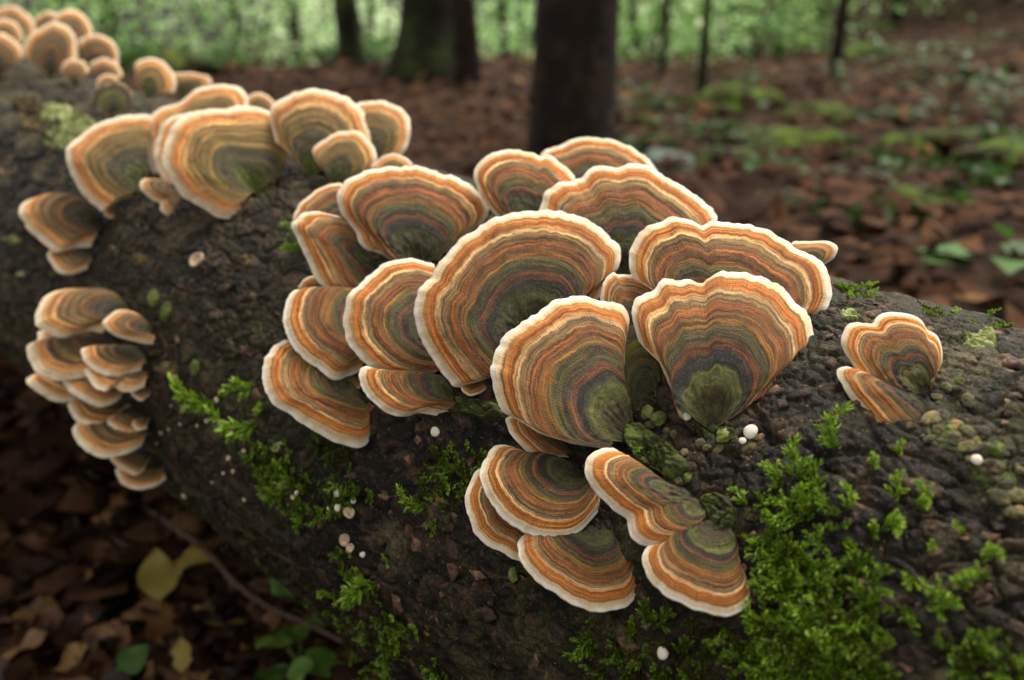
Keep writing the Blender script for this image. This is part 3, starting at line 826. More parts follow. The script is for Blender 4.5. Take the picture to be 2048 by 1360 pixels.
    bracket('tiny dull bracket lip under the bowl-shaped one of the stack', S, 6,
        [(625,1185),(590,1195),(562,1175)], (625,1150), up_w=1.7)
    bracket('lowest bracket of the tiered stack, close above the forest floor', S, 6,
        [(705,1265),(660,1295),(590,1310),(530,1295),(500,1260),(492,1225)], (680,1215), up_w=1.8)
brackets()
# ------------------------------------------------------------------ small growths on the bark
def icosphere(sub):
    import bmesh
    bm = bmesh.new()
    bmesh.ops.create_icosphere(bm, subdivisions=sub, radius=1.0)
    v = np.array([x.co[:] for x in bm.verts]); f = np.array([[q.index for q in p.verts] for p in bm.faces])
    bm.free()
    return v, f
ICO3 = icosphere(4); ICO2 = icosphere(3)

def basis(n, spin=None):
    n = np.asarray(n, float); n = n / np.linalg.norm(n)
    a = np.cross(n, ZUP if abs(n[2]) < 0.9 else RT); a /= np.linalg.norm(a)
    b = np.cross(n, a)
    s = RND.uniform(0, 6.28) if spin is None else spin
    return np.stack([a * math.cos(s) + b * math.sin(s), -a * math.sin(s) + b * math.cos(s), n], 1)

def place(o, q, n, scale=1.0, spin=None):
    M = Matrix(basis(n, spin).tolist()).to_4x4()
    M.translation = Vector(q)
    sc = scale if hasattr(scale, '__len__') else (scale,) * 3
    o.matrix_world = M @ Matrix.Diagonal((*sc, 1))
    return o

def lump_mesh(name, seed, mat, lobes=1.7, amp=0.35, flat=0.75):
    v, f = ICO3
    f1 = np.ones(len(v)) * 9; f2 = f1 * 1
    rng = np.random.default_rng(seed)
    c = rng.normal(size=(int(9 * lobes), 3)); c /= np.linalg.norm(c, axis=1, keepdims=True)
    d = np.sort(np.linalg.norm(v[:, None] - c[None], axis=2), axis=1)
    bump = np.sqrt(np.clip(1 - (d[:, 0] / 0.9) ** 2, 0, 1))
    r = 1 - amp + amp * 1.1 * bump + perlin(v * 5 + seed) * 0.16 + perlin(v * 11 + seed) * 0.07 + perlin(v * 1.3 + seed) * 0.35
    p = v * r[:, None]; p[:, 2] *= flat
    return mesh_from(name, p, None, f, mat)
LUMPS = [lump_mesh('nodule', k, NODULE, 1.6 + 0.8 * (k % 3)) for k in range(5)]
LUMPS_G = [lump_mesh('green_nodule', 20 + k, NODULE_GREEN, 2.2, 0.4) for k in range(3)]

MM = 0.001
def px_size(q, px): return px * np.linalg.norm(q - CAM) / FPX

def nodules():
    string = [(1893,784,20),(1875,800,17),(1912,786,15),(1938,806,20),(1890,838,28),(1865,846,24),(1912,856,22),(1878,872,20),(1858,886,14),(1882,892,13),(1905,884,22),
              (1935,876,17),(1950,890,18),(1972,878,18),(1962,908,20),(1985,912,17),(1930,905,22),(2003,940,15),(1978,934,18),(1990,968,19),(2012,978,22),(2032,1000,24),(2000,1004,24),(1976,1000,18),
              (2040,948,16),(2022,1036,22),(2044,1030,20),(1945,925,14)]
    string = [(x + RND.uniform(-3, 3), y + RND.uniform(-3, 3), r * 0.72) for x, y, r in string] + [(x + RND.uniform(-16, 16), y + RND.uniform(-12, 12), r * RND.uniform(0.35, 0.6)) for x, y, r in string]
    for i, (x, y, r) in enumerate(string):
        q, n = on_log((x, y))
        o = link('fungus_nodule', LUMPS[i % 5])
        place(o, q + n * px_size(q, r) * 0.18, n, px_size(q, r) * np.array([RND.uniform(0.75, 1.25), RND.uniform(0.6, 0.9), RND.uniform(0.45, 0.75)]))
        props(o, 'lumpy olive-brown nodule in the crusty string beside the isolated lobed bracket', 'fungus nodule', 'nodules in the crusty string')
    green = [(1918,788,9),(1994,925,15),(1899,886,6)]
    for i, (x, y, r) in enumerate(green):
        q, n = on_log((x, y), 0.004)
        o = link('green_nodule', LUMPS_G[i % 3])
        place(o, q + n * px_size(q, r) * 0.3, n, px_size(q, r))
        props(o, ['yellow-green bead at the upper end of the nodule string, by the isolated bracket foot', 'largest yellow-green bead of the nodule string, beside the pale button', 'tiny yellow-green bead sitting in the middle of the nodule string'][i], 'fungus nodule')
    feet = [(1446,868,20,1),(1420,880,18,0),(1398,882,15,0),(1470,880,13,0),(1496,892,19,0),(1516,880,11,1),(1432,892,12,0),
            (1300,846,13,0),(1330,856,12,0),(1345,866,12,0),(1325,874,11,0),(1380,932,13,0),(1372,950,11,1),(1350,960,14,0),(1365,900,10,0),(1410,890,11,0)]
    for i, (x, y, r, g) in enumerate(feet):
        q, n = on_log((x, y))
        o = link('fungus_nodule', (LUMPS_G if g else LUMPS)[i % 3])
        place(o, q + n * px_size(q, r) * 0.15, n, px_size(q, r) * np.array([RND.uniform(0.7, 1.1), RND.uniform(0.6, 0.9), RND.uniform(0.5, 0.8)]))
        props(o, 'lumpy mossy nodule by the feet of the tall and two-lobed fans', 'fungus nodule', 'mossy nodules by the feet of the fans')
    for i, (x, y, r, lab) in enumerate([(1296,826,15,'pinkish green bead at the foot of the tall fan'),(1318,838,17,'round bright green bead beside the foot of the tall fan'),
                                 (1332,949,11,'single bright green bead on bark below the mossy crust'),(1020,1150,14,'pale green blob alone on the dark bark under the drooping bracket'),
                                 (385,735,17,'olive bead on bark beside the tiered stack'),(326,620,20,'soft green pad on bark above the tiered stack'),(304,594,19,'rounded green pad touching the soft green pad on bark')]):
        q, n = on_log((x, y))
        o = link('green_nodule', LUMPS_G[i % 3])
        place(o, q + n * px_size(q, r) * (0.3 if i < 2 else 0.0), n, px_size(q, r) * np.array([1, 0.9, 0.6 if i < 2 else 0.4]))
        props(o, lab, 'fungus nodule')
nodules()

def crust(label, outline, thick, mat, name='moss_crust', cat='crust', rag=0.0):
    """an irregular raised mat following the bark, outlined on the log"""
    N, K = 110, 26
    p = catmull(list(outline) + [outline[0]], N + 1)[:-1]
    c = p.mean(0)
    a = np.linspace(0, 2 * math.pi, N, endpoint=False)
    sd = hash_str(label) % 97
    e = 1 + (0.10 + rag) * perlin(np.stack([np.cos(a) * 3, np.sin(a) * 3, a * 0 + sd], 1)) + (0.08 + rag) * perlin(np.stack([np.cos(a) * 9, np.sin(a) * 9, a * 0 + sd], 1))
    rows = []
    for k in range(K):
        f = 1 - k / (K - 1.0)
        q = c + (p - c) * f * (e[:, None] * f + 1 - f)
        hit = log_hit(q); n = log_normal(hit)
        t = (hit - AXIS_C) @ AXIS_U; th = np.arctan2(n[:, 2], n @ AXIS_P)
        d = log_relief(t, th)[0]
        edge = smooth(1.0, 0.80, f)
        lump = (fbm(hit * 150, 3) * 1.2 + np.abs(perlin(hit * 420)) * 1.0 + perlin(hit * 900) * 0.4) * thick
        rows.append(hit + n * (d + edge * (thick + lump) - 0.0005)[:, None])
    rows = np.concatenate(rows)
    q = [[k * N + j, k * N + (j + 1) % N, (k + 1) * N + (j + 1) % N, (k + 1) * N + j] for k in range(K - 1) for j in range(N)]
    org = rows.mean(0)
    o = link(name, mesh_from(name, rows - org, q, mat=mat), loc=org)
    props(o, label, cat)
crust('green mossy crust spreading from the foot of the tall fan over the bark', [(1236,850),(1270,838),(1300,856),(1330,872),(1352,892),(1366,910),(1374,930),(1362,950),(1340,965),(1318,950),(1290,940),(1268,920),(1250,890)], 0.0030, CRUST)
crust('dark green crust under the low narrow bracket', [(880,790),(920,795),(960,800),(1000,810),(1010,830),(980,842),(940,830),(900,828)], 0.0020, CRUST)
crust('olive mossy collar at the foot of the two-lobed fan', [(1398,850),(1425,842),(1455,848),(1475,862),(1470,880),(1435,888),(1405,878)], 0.0012, CRUST)
crust('mossy grey-green crust at the foot of the folded bracket', [(1385,990),(1420,975),(1450,990),(1470,1020),(1460,1055),(1430,1070),(1400,1050),(1385,1020)], 0.0020, CRUST)
crust('crumbly olive crust under the string of nodules', [(1836,846),(1880,822),(1930,850),(1985,880),(2020,920),(2046,990),(2030,1040),(1985,1020),(1950,960),(1905,915),(1855,895)], 0.0006, CRUST)

def lathe(name, prof, mat, seg=18, wob=0.06, seed=0):
    prof = np.asarray(prof, float)
    a = np.linspace(0, 2 * math.pi, seg, endpoint=False)
    w = 1 + wob * np.sin(a * 2 + seed) + wob * 0.6 * np.sin(a * 3 + seed * 2)
    v = np.concatenate([np.stack([r * np.cos(a) * w, r * np.sin(a) * w, np.full(seg, z)], 1) for r, z in prof])
    m = len(prof)
    q = [[k * seg + j, k * seg + (j + 1) % seg, (k + 1) * seg + (j + 1) % seg, (k + 1) * seg + j] for k in range(m - 1) for j in range(seg)]
    return mesh_from(name, v, q, mat=mat)
BTN = [lathe('button', [(0.3,-1.2),(0.32,-0.5),(0.42,-0.1),(0.85,0.0),(1.0,0.16),(0.98,0.32),(0.8,0.5),(0.5,0.62),(0.2,0.66),(0.01,0.67)], BUTTON, 18, 0.06, k) for k in range(3)]
BTNT = [lathe('button', [(0.3,-1.2),(0.32,-0.5),(0.42,-0.1),(0.85,0.0),(1.0,0.16),(0.98,0.32),(0.8,0.5),(0.5,0.62),(0.2,0.66),(0.01,0.67)], BUTTON_TAN, 14, 0.10, k + 5) for k in range(3)]
CUP = [lathe('cup', [(0.35,-1.0),(0.45,-0.4),(0.8,-0.05),(1.0,0.25),(0.95,0.42),(0.8,0.38),(0.55,0.18),(0.25,0.12),(0.01,0.14)], BUTTON_TAN, 18, 0.08, k) for k in range(3)]

def buttons():
    singles = [(880,867,10,'single round white button fungus on bark below the low narrow bracket'),
               (1502,865,14,'largest white button fungus by the mossy foot of the two-lobed fan'),
               (1375,831,9,'small white button fungus at the left edge of the two-lobed foot'),
               (1486,883,7,'tiny white button fungus touching a mossy nodule'),
               (1954,930,10,'pale button fungus in the string of crusty nodules'),
               (1330,1305,12,'tan button fungus in the dark moss under the green-footed bracket')]
    for i, (x, y, r, lab) in enumerate(singles):
        q, n = on_log((x, y))
        s = px_size(q, r)
        nn = n * 0.6 + (CAM - q) / np.linalg.norm(CAM - q) * 0.5
        place(props(link('button_fungus', BTN[i % 3]), lab, 'button fungus'), q + n * s * 0.7, nn, s)
    for i, (x, y, r) in enumerate([(691,984,8),(718,1000,6),(696,1011,8),(610,982,5),(740,1104,6),(672,1013,4)]):
        q, n = on_log((x, y)); s = px_size(q, r)
        nn = n * 0.6 + (CAM - q) / np.linalg.norm(CAM - q) * 0.6
        place(props(link('button_fungus', BTN[i % 3]), 'little white button fungus in the moss patch below the tipped-down bracket', 'button fungus', 'white buttons in the moss patch'), q + n * s * 0.7, nn, s)
    for i, (x, y, r) in enumerate([(720,1021,12),(716,1090,9),(706,1074,12),(602,990,5)]):
        q, n = on_log((x, y)); s = px_size(q, r)
        nn = n * 0.6 + (CAM - q) / np.linalg.norm(CAM - q) * 0.5
        place(props(link('cup_fungus', CUP[i % 3]), ['broad pinkish tan cup right beside the white buttons in moss', 'small tan cup below the pair, nearest the moss shoots', 'pale tan cup just above the small one, clear of the moss', 'minute tan cup inside the moss patch'][i], 'cup fungus'), q + n * s * 0.7, nn, s)
    for i, (x, y, r) in enumerate([(430,800,7),(470,866,7),(446,854,6),(440,846,6),(412,843,6),(393,852,4),(385,822,3),(367,821,5),(340,812,4),(358,849,4),(316,868,5),(312,888,4),(341,858,4),(501,900,6),(463,915,7),(452,945,5),(475,940,5),(345,755,6),(500,995,5),(380,985,7),(430,962,4)]):
        q, n = on_log((x, y)); s = px_size(q, r * 0.8)
        nn = n * 0.7 + (CAM - q) / np.linalg.norm(CAM - q) * 0.5
        place(props(link('button_fungus', BTNT[i % 3]), 'minute cream button fungus on the flank between the tiered stack and the moss', 'button fungus', 'minute buttons beside the tiered stack'), q + n * s * 0.6, nn, s)
    q, n = on_log((398, 523)); s = px_size(q, 17)
    place(props(link('cup_fungus', CUP[1]), 'pale ring-shaped cup alone on dark bark under the big mossy-footed bracket', 'cup fungus'), q + n * s * 0.4, n, s)
buttons()

def lichens():
    for i, (x, y, r, lab, tan) in enumerate([
        (158,252,36,'pale green lichen rosette on bark before the wide olive leaning bracket',0),
        (124,280,32,'round pale green lichen rosette lower of the pair by the wide olive bracket',0),
        (108,226,34,'yellowish lichen rosette above the pale green pair',0),
        (60,212,30,'tan lichen crust by the yellowish rosette',1),(66,250,26,'ochre lichen crust at the side of the pale green pair',1),
        (280,520,24,'tan torn lichen flake on bark between the clusters',1),(336,500,16,'small tan lichen flake above the pale ring-shaped cup',1),
        (1962,686,40,'flat yellow-green lichen sheet on bark behind the isolated bracket',0),
        (1700,640,22,'small lichen sheet on bark near the rim of the wide lobed bracket',0),
        (560,892,17,'pale green scale on top of the bright moss patch',0),
        (30,480,20,'grey lichen blotch near the two-lobed flank bracket',0),(42,548,12,'small round grey lichen under the two-lobed flank bracket',0),
        (310,705,14,'tan lichen scrap beside the neat half-round bracket',1),(330,735,26,'crumbly ochre lichen patch beside the stack',1),
        (484,518,18,'olive lichen fleck on bark under the hooded bracket',1)]):
        q, n = on_log((x, y))
        fac = max(0.3, abs(n @ (CAM - q)) / np.linalg.norm(CAM - q))
        a = np.linspace(0, 2 * math.pi, 14, endpoint=False)
        pts = [(x + math.cos(b) * r * RND.uniform(0.7, 1.2), y + math.sin(b) * r * RND.uniform(0.7, 1.2) * min(1, fac * (2.2 if i < 5 else 1.3))) for b in a]
        crust(lab, pts, (0.0026 if i < 5 else 0.0007 + 0.00002 * r), LICHEN_TAN if tan else LICHEN, 'lichen_patch', 'lichen', 0.25)
lichens()

# ------------------------------------------------------------------ loose plates of bark (pieces of the log)
def flake_mesh(seed):
    rng = np.random.default_rng(seed)
    n = 9
    a = np.sort(rng.uniform(0, 6.28, n) * 0.35 + np.linspace(0, 6.28, n, endpoint=False) * 0.65)
    r = rng.uniform(0.6, 1.1, n)
    rim = np.stack([np.cos(a) * r * 1.35, np.sin(a) * r * 0.85, rng.uniform(0.05, 0.34, n)], 1)
    low = rim * (1.06, 1.06, 0) - (0, 0, 0.3)
    inn = rim * (0.55, 0.55, 0) + np.stack([np.zeros(n), np.zeros(n), rng.uniform(0.18, 0.40, n)], 1)
    v = np.concatenate([low, rim, inn, [[0, 0, 0.26]]])
    q = [[k * n + j, k * n + (j + 1) % n, (k + 1) * n + (j + 1) % n, (k + 1) * n + j] for k in range(2) for j in range(n)]
    t = [[2 * n + j, 2 * n + (j + 1) % n, 3 * n] for j in range(n)]
    return mesh_from('bark_flake', v, q, t, FLAKE, smooth_on=False)
FLAKES = [flake_mesh(k) for k in range(8)]
def flakes():
    k = 0
    zones = [((1480,600),(2046,1340),115),((820,830),(1300,1340),70),((640,900),(960,1340),45),((180,430),(640,900),40),((0,170),(320,460),16),((1640,590),(2046,800),14)]
    for (x0, y0), (x1, y1), cnt in zones:
        m = 0
        while m < cnt:
            x, y = RND.uniform(x0, x1), RND.uniform(y0, y1)
            d = ray((x, y))
            q, n = on_log((x, y))
            if n @ (CAM - q) / np.linalg.norm(CAM - q) < 0.25: continue
            t = px_size(q, RND.choice([7, 8, 9, 10, 12, 15, 19]))
            o = link('bark_flake', FLAKES[k % 8])
            ax = AXIS_U - n * (AXIS_U @ n); ax /= np.linalg.norm(ax)
            M = Matrix(np.stack([ax, np.cross(n, ax), n], 1).tolist()).to_4x4() @ Matrix.Rotation(RND.gauss(0, 0.45), 4, 'Z') @ Matrix.Rotation(RND.gauss(0, 0.12), 4, 'X')
            M.translation = Vector(q + n * 0.0001)
            M = M @ Matrix.Diagonal((t * RND.uniform(0.8, 1.3), t * RND.uniform(0.7, 1.2), t * RND.uniform(0.5, 1.0), 1))
            o.parent = LOG
            o.matrix_basis = Matrix.Translation(-LOG.location) @ M
            k += 1; m += 1
flakes()

# ------------------------------------------------------------------ moss
def moss_sprig(seed, length=14, branches=4, leaf=1.9):
    """one feathery shoot along +x rising in z, unit metres; returns leaf and stem geometry"""
    rng = np.random.default_rng(seed)
    lv, lf, tone, sv, sf = [], [], [], [], []
    def shoot(p0, d, L, w, depth):
        n = max(6, int(L / 0.75))
        p = p0.copy(); d = d / np.linalg.norm(d)
        bend = rng.normal(0, 0.35, 3); bend[2] += 0.15
        prev = None
        for i in range(n + 1):
            f = i / n
            r = w * (1 - 0.6 * f)
            side = np.cross(d, [0.1, 0.2, 1.0]); side /= np.linalg.norm(side)
            up = np.cross(side, d)
            base = len(sv)
            for a in (0, 2.1, 4.2): sv.append(p + (side * math.cos(a) + up * math.sin(a)) * r)
            if i:
                for j in range(3): sf.append([base - 3 + j, base - 3 + (j + 1) % 3, base + (j + 1) % 3, base + j])
            if i > 0:
                for j in range(3):
                    a = i * 2.4 + j * 2.1 + rng.normal(0, 0.3)
                    o = side * math.cos(a) + up * math.sin(a) * 0.75
                    ll = leaf * (0.55 + 0.6 * math.sin(math.pi * min(1, 0.2 + 0.8 * f))) * rng.uniform(0.75, 1.2)
                    ax = o * 0.8 + d * rng.uniform(0.55, 0.95); ax /= np.linalg.norm(ax)
                    sd = np.cross(ax, o + up * 0.3); sd /= np.linalg.norm(sd) + 1e-9
                    nn = np.cross(sd, ax)
                    b = len(lv)
                    lv.extend([p, p + ax * ll * 0.42 + sd * ll * 0.19 + nn * ll * 0.06, p + ax * ll - nn * ll * 0.10, p + ax * ll * 0.42 - sd * ll * 0.19 + nn * ll * 0.06, p + ax * ll * 0.5])
                    lf.extend([[b, b + 4, b + 1], [b + 1, b + 4, b + 2], [b, b + 3, b + 4], [b + 4, b + 3, b + 2]])
                    tone.extend([min(1, max(0, 0.25 + 0.45 * f + rng.normal(0, 0.12)))] * 5)
            p = p + d * (L / n)
            d = d + bend / n * 0.8; d /= np.linalg.norm(d)
            if depth and i % max(2, n // (branches + 1)) == 1 and i < n * 0.8:
                sgn = 1 if rng.random() < 0.5 else -1
                shoot(p, d * 0.8 + side * sgn * 0.8 + up * 0.2, L * rng.uniform(0.25, 0.5), w * 0.7, 0)
    shoot(np.zeros(3), np.array([1.0, 0, 0.25]), float(length), 0.16, 1)
    return np.array(lv) * MM, np.array(lf), np.array(tone), np.array(sv) * MM, np.array(sf)
SPRIGS = [moss_sprig(100 + k, *a) for k, a in enumerate([(8, 2, 2.0), (10, 3, 2.0), (14, 4, 2.2), (6, 2, 1.9), (10, 4, 2.0), (5, 1, 1.8)])]

def inside(p, poly):
    x, y = p; c = False; j = len(poly) - 1
    for i in range(len(poly)):
        if (poly[i][1] > y) != (poly[j][1] > y) and x < (poly[j][0] - poly[i][0]) * (y - poly[i][1]) / (poly[j][1] - poly[i][1]) + poly[i][0]: c = not c
        j = i
    return c

def moss_patch(label, poly, count, scale=1.0, lie=0.5, dull=0.0):
    poly = [tuple(p) for p in poly]
    xs = [p[0] for p in poly]; ys = [p[1] for p in poly]
    V, F, T = [], [], []; off = 0; got = 0; tries = 0
    rng = np.random.default_rng(hash_str(label) % 99991)
    ph = rng.uniform(0, 50)
    while got < count and tries < count * 40:
        tries += 1
        p = (rng.uniform(min(xs), max(xs)), rng.uniform(min(ys), max(ys)))
        if not inside(p, poly): continue
        if perlin(np.array([[p[0] / 45, p[1] / 45, ph]]))[0] < 0.0 + 0.12 * rng.normal(): continue
        q, n = on_log(p)
        lv, lf, tone, sv, sf = SPRIGS[int(rng.integers(0, 6))]
        Bm = basis(n, rng.uniform(0, 6.28))
        tilt = Matrix.Rotation(0.18 - rng.uniform(0.0, 1.0) ** 1.5 * lie * 1.1, 3, 'Y')
        Rm = Bm @ np.array(tilt)
        s = scale * 0.62 * rng.uniform(0.45, 1.4)
        v = (np.concatenate([lv, sv]) * s) @ Rm.T + q + n * 0.0004
        V.append(v); nl = len(lv)
        F.append(lf + off); 
        sft = np.concatenate([sf[:, [0, 1, 2]], sf[:, [0, 2, 3]]]) + nl
        F.append(sft + off)
        bias = rng.normal(-0.04, 0.20) - dull
        T.append(np.clip(np.concatenate([tone, np.full(len(sv), 0.15)]) + bias, 0, 1))
        off += len(v); got += 1
    V = np.concatenate(V); org = V.mean(0)
    o = link('moss_patch', mesh_from('moss_patch', V - org, None, np.concatenate(F), MOSS, smooth_on=False, attrs={'tone': np.concatenate(T)}), loc=org)
    props(o, label, 'moss', kind='stuff')

moss_patch('feathery bright green moss spreading over bark beside the green-footed bracket', [(1520,985),(1560,960),(1600,930),(1640,1000),(1700,1010),(1720,1080),(1790,1090),(1740,1160),(1640,1200),(1540,1180),(1500,1080)], 130, 0.9, 0.3)
moss_patch('dense green moss carpet under the feathery moss at the near side', [(1520,1150),(1620,1130),(1730,1180),(1790,1270),(1780,1375),(1520,1375),(1540,1250)], 300, 1.0, 0.3)
moss_patch('dark thin moss hanging under the green-footed bracket', [(1170,1250),(1290,1235),(1480,1250),(1520,1240),(1540,1375),(1180,1375)], 130, 0.9, 0.4, 0.2)
moss_patch('bright moss cushion on the shaded flank beside the tipped-down bracket', [(505,910),(560,885),(598,900),(590,950),(560,990),(520,970)], 140, 0.75, 0.6)
moss_patch('moss trailing down the flank round the little white buttons', [(560,960),(610,940),(650,960),(690,960),(740,975),(760,1000),(690,1030),(660,1090),(630,1080),(590,1020)], 150, 0.75, 0.5, 0.0)
moss_patch('thin moss below the tipped-down bracket rim', [(630,885),(720,885),(730,915),(690,950),(650,930)], 40, 0.7, 0.5, 0.2)
moss_patch('dark green moss on bare bark left of the disc-like bracket', [(840,985),(880,905),(940,890),(965,940),(930,1000),(900,1050),(850,1025)], 95, 0.8, 0.4, 0.08)
moss_patch('moss curtain along the lower edge of the log', [(675,1150),(715,1110),(750,1170),(800,1220),(860,1290),(910,1375),(700,1375),(660,1250)], 170, 0.9, 0.5, 0.05)
moss_patch('thin green moss line creeping along the flank below the buttons', [(690,1060),(712,1060),(735,1140),(700,1160),(680,1120)], 25, 0.7, 0.5, 0.1)
moss_patch('dull thin moss along the shaded lower flank under the buttons', [(300,950),(400,1000),(540,1090),(660,1180),(680,1240),(600,1225),(470,1120),(340,1020)], 110, 0.5, 0.6, 0.35)
moss_patch('bright moss strip on the crest beside the wide lobed bracket', [(1690,566),(1765,582),(1755,602),(1690,592)], 26, 0.6, 0.3)
moss_patch('small moss tuft on the crest towards the log end', [(1858,612),(1915,622),(1905,640),(1862,632)], 14, 0.6, 0.3)
moss_patch('moss fringe on the crest at the log end', [(1950,630),(2030,648),(2020,664),(1950,648)], 14, 0.6, 0.3)
moss_patch('bright moss strand running down the near lower corner of the log', [(1790,1205),(1850,1215),(1950,1290),(2046,1335),(2046,1375),(1980,1345),(1880,1300),(1810,1260)], 55, 0.9, 0.5)

SPRIG_MESH = []
for k, (lv, lf, tone, sv, sf) in enumerate(SPRIGS):
    SPRIG_MESH.append((mesh_from('moss_leaves', lv, None, lf, MOSS, smooth_on=False, attrs={'tone': np.clip(tone + 0.15, 0, 1)}), mesh_from('moss_stem', sv, sf, mat=MOSS_STEM), lv[:, 0].max()))
def sprigs():
    near = 'loose moss shoots on the bark'
    data = [((1598,965),(1618,888),2,'tall single moss shoot rising from the feathery moss'),((1676,905),(1650,838),1,'moss shoot on bare bark below the leaning bracket'),
            ((1700,1030),(1716,975),0,'short moss shoot above the feathery moss'),((1745,950),(1760,915),3,'small moss shoot by the tan bark patch'),
            ((1760,1060),(1840,1050),1,'moss shoot lying sideways over bare dark bark'),((1490,1010),(1475,965),0,'pale moss shoot beside the folded bracket foot'),
            ((1740,1075),(1770,1040),3,'curved moss shoot at the edge of the feathery moss'),
            ((785,1130),(795,1105),4,'upright moss shoot on the flank by the lower moss curtain'),((760,1160),(720,1170),3,'drooping moss shoot on the flank by the lower moss curtain'),
            ((690,1200),(682,1150),2,'long moss shoot hanging from the lower moss curtain'),((860,1012),(818,1002),1,'moss shoot pointing out of the dark green moss'),
            ((430,812),(385,785),1,'thin moss shoot on the flank beside the minute buttons'),((510,775),(470,772),0,'thin moss shoot beside the tipped-down bracket'),
            ((525,845),(480,870),1,'moss shoot creeping above the bright moss cushion'),((520,810),(545,835),3,'short moss shoot above the bright moss cushion'),
            ((600,465),(575,455),0,'tiny moss shoot beside the grey-banded bracket'),((605,495),(565,510),3,'tiny moss shoot below the grey-banded bracket'),
            ((1290,880),(1255,870),3,'bright moss shoot on the crust at the tall fan foot'),((1270,890),(1290,915),5,'curly moss shoot on the crust at the tall fan foot'),
            ((1800,920),(1810,890),5,'small moss shoot under the string of nodules')]
    for i, (a, b, k, lab) in enumerate(data):
        q, n = on_log(a); q2, n2 = on_log(b)
        d = q2 - q; L = np.linalg.norm(d); d = d / L
        d = d + n * 0.45; d /= np.linalg.norm(d)
        y = np.cross(n, d); y /= np.linalg.norm(y); z = np.cross(d, y)
        lm, sm, ml = SPRIG_MESH[k]
        M = Matrix(np.stack([d, y, z], 1).tolist()).to_4x4(); M.translation = Vector(q - n * 0.0005)
        s = L / ml * 1.05
        e = empty('moss_shoot', (0, 0, 0)); e.matrix_world = M @ Matrix.Scale(s, 4)
        link('leaves', lm, e); link('stem', sm, e)
        props(e, lab, 'moss')
    rest = [(1915,1150),(1960,1130),(1905,1195),(1945,1190),(1985,1160),(1870,1215),(1840,1150),(1825,1020),(1790,1010),(1880,1090),(1860,1010),(1935,1060)]
    for i, (x, y) in enumerate(rest):
        q, n = on_log((x, y))
        lm, sm, ml = SPRIG_MESH[i % 6]
        Rm = Matrix((basis(n, RND.uniform(0, 6.28)) @ np.array(Matrix.Rotation(-0.4, 3, 'Y'))).tolist()).to_4x4(); Rm.translation = Vector(q)
        e = empty('moss_shoot', (0, 0, 0)); e.matrix_world = Rm @ Matrix.Scale(RND.uniform(0.6, 0.9), 4)
        link('leaves', lm, e); link('stem', sm, e)
        props(e, 'small loose moss shoot on the dark bark below the string of nodules', 'moss', near)
sprigs()

# ------------------------------------------------------------------ leaf litter
def leaf_mesh(name, seed, mat, lobes=0, curl=0.5, wid=0.42, nu=14, nv=7):
    rng = np.random.default_rng(seed)
    u = np.linspace(0, 1, nu); w = np.linspace(-1, 1, nv)
    U, Wd = np.meshgrid(u, w, indexing='ij')
    wid_u = wid * np.sin(np.pi * np.clip(U, 0.012, 0.9985) ** 0.8) ** 0.85 * (1 - 0.35 * U ** 3)
    if lobes: wid_u = wid_u * (0.72 + 0.38 * np.abs(np.sin(U * np.pi * lobes)))
    x = U + (np.abs(Wd) ** 2) * 0.05; y = Wd * wid_u
    z = curl * (0.30 * (U - 0.5) ** 2 + 0.45 * y ** 2 * rng.choice([-1, 1])) + 0.06 * np.sin(U * 9 + Wd * 2 + seed) * np.abs(Wd) + 0.05 * rng.normal() * U
    v = np.stack([x.ravel() - 0.5, y.ravel(), z.ravel()], 1)
    stalk = np.array([[-0.5, -0.012, 0], [-0.5, 0.012, 0], [-0.75, 0.008, 0.06], [-0.75, -0.008, 0.06]])
    q = grid_quads(nu, nv)
    return mesh_from(name, np.concatenate([v, stalk]), np.concatenate([q, [[nu * nv, nu * nv + 1, nu * nv + 2, nu * nv + 3]]]), mat=mat)
LEAVES = [leaf_mesh('fallen_leaf', k, LITTER_ONE, (0, 0, 3, 2)[k % 4], 0.3 + 0.25 * (k % 3), 0.30 + 0.06 * (k % 4)) for k in range(8)]
YLEAF = [leaf_mesh('yellow_leaf', 40 + k, YELLOW, (0, 2, 3)[k], 0.5, 0.42) for k in range(3)]
GLEAF = [leaf_mesh('green_leaf', 60 + k, GREENLEAF, 0, 0.3, 0.40) for k in range(3)]

def euler_at(o, q, size, tilt=0.45):
    o.location = q; o.rotation_euler = (RND.gauss(0, tilt), RND.gauss(0, tilt), RND.uniform(0, 6.28)); o.scale = (size,) * 3

def in_log(q, pad=0.0):
    v = q - AXIS_C; v = v - AXIS_U * (v @ AXIS_U)
    return np.linalg.norm(v) < LOG_R + pad

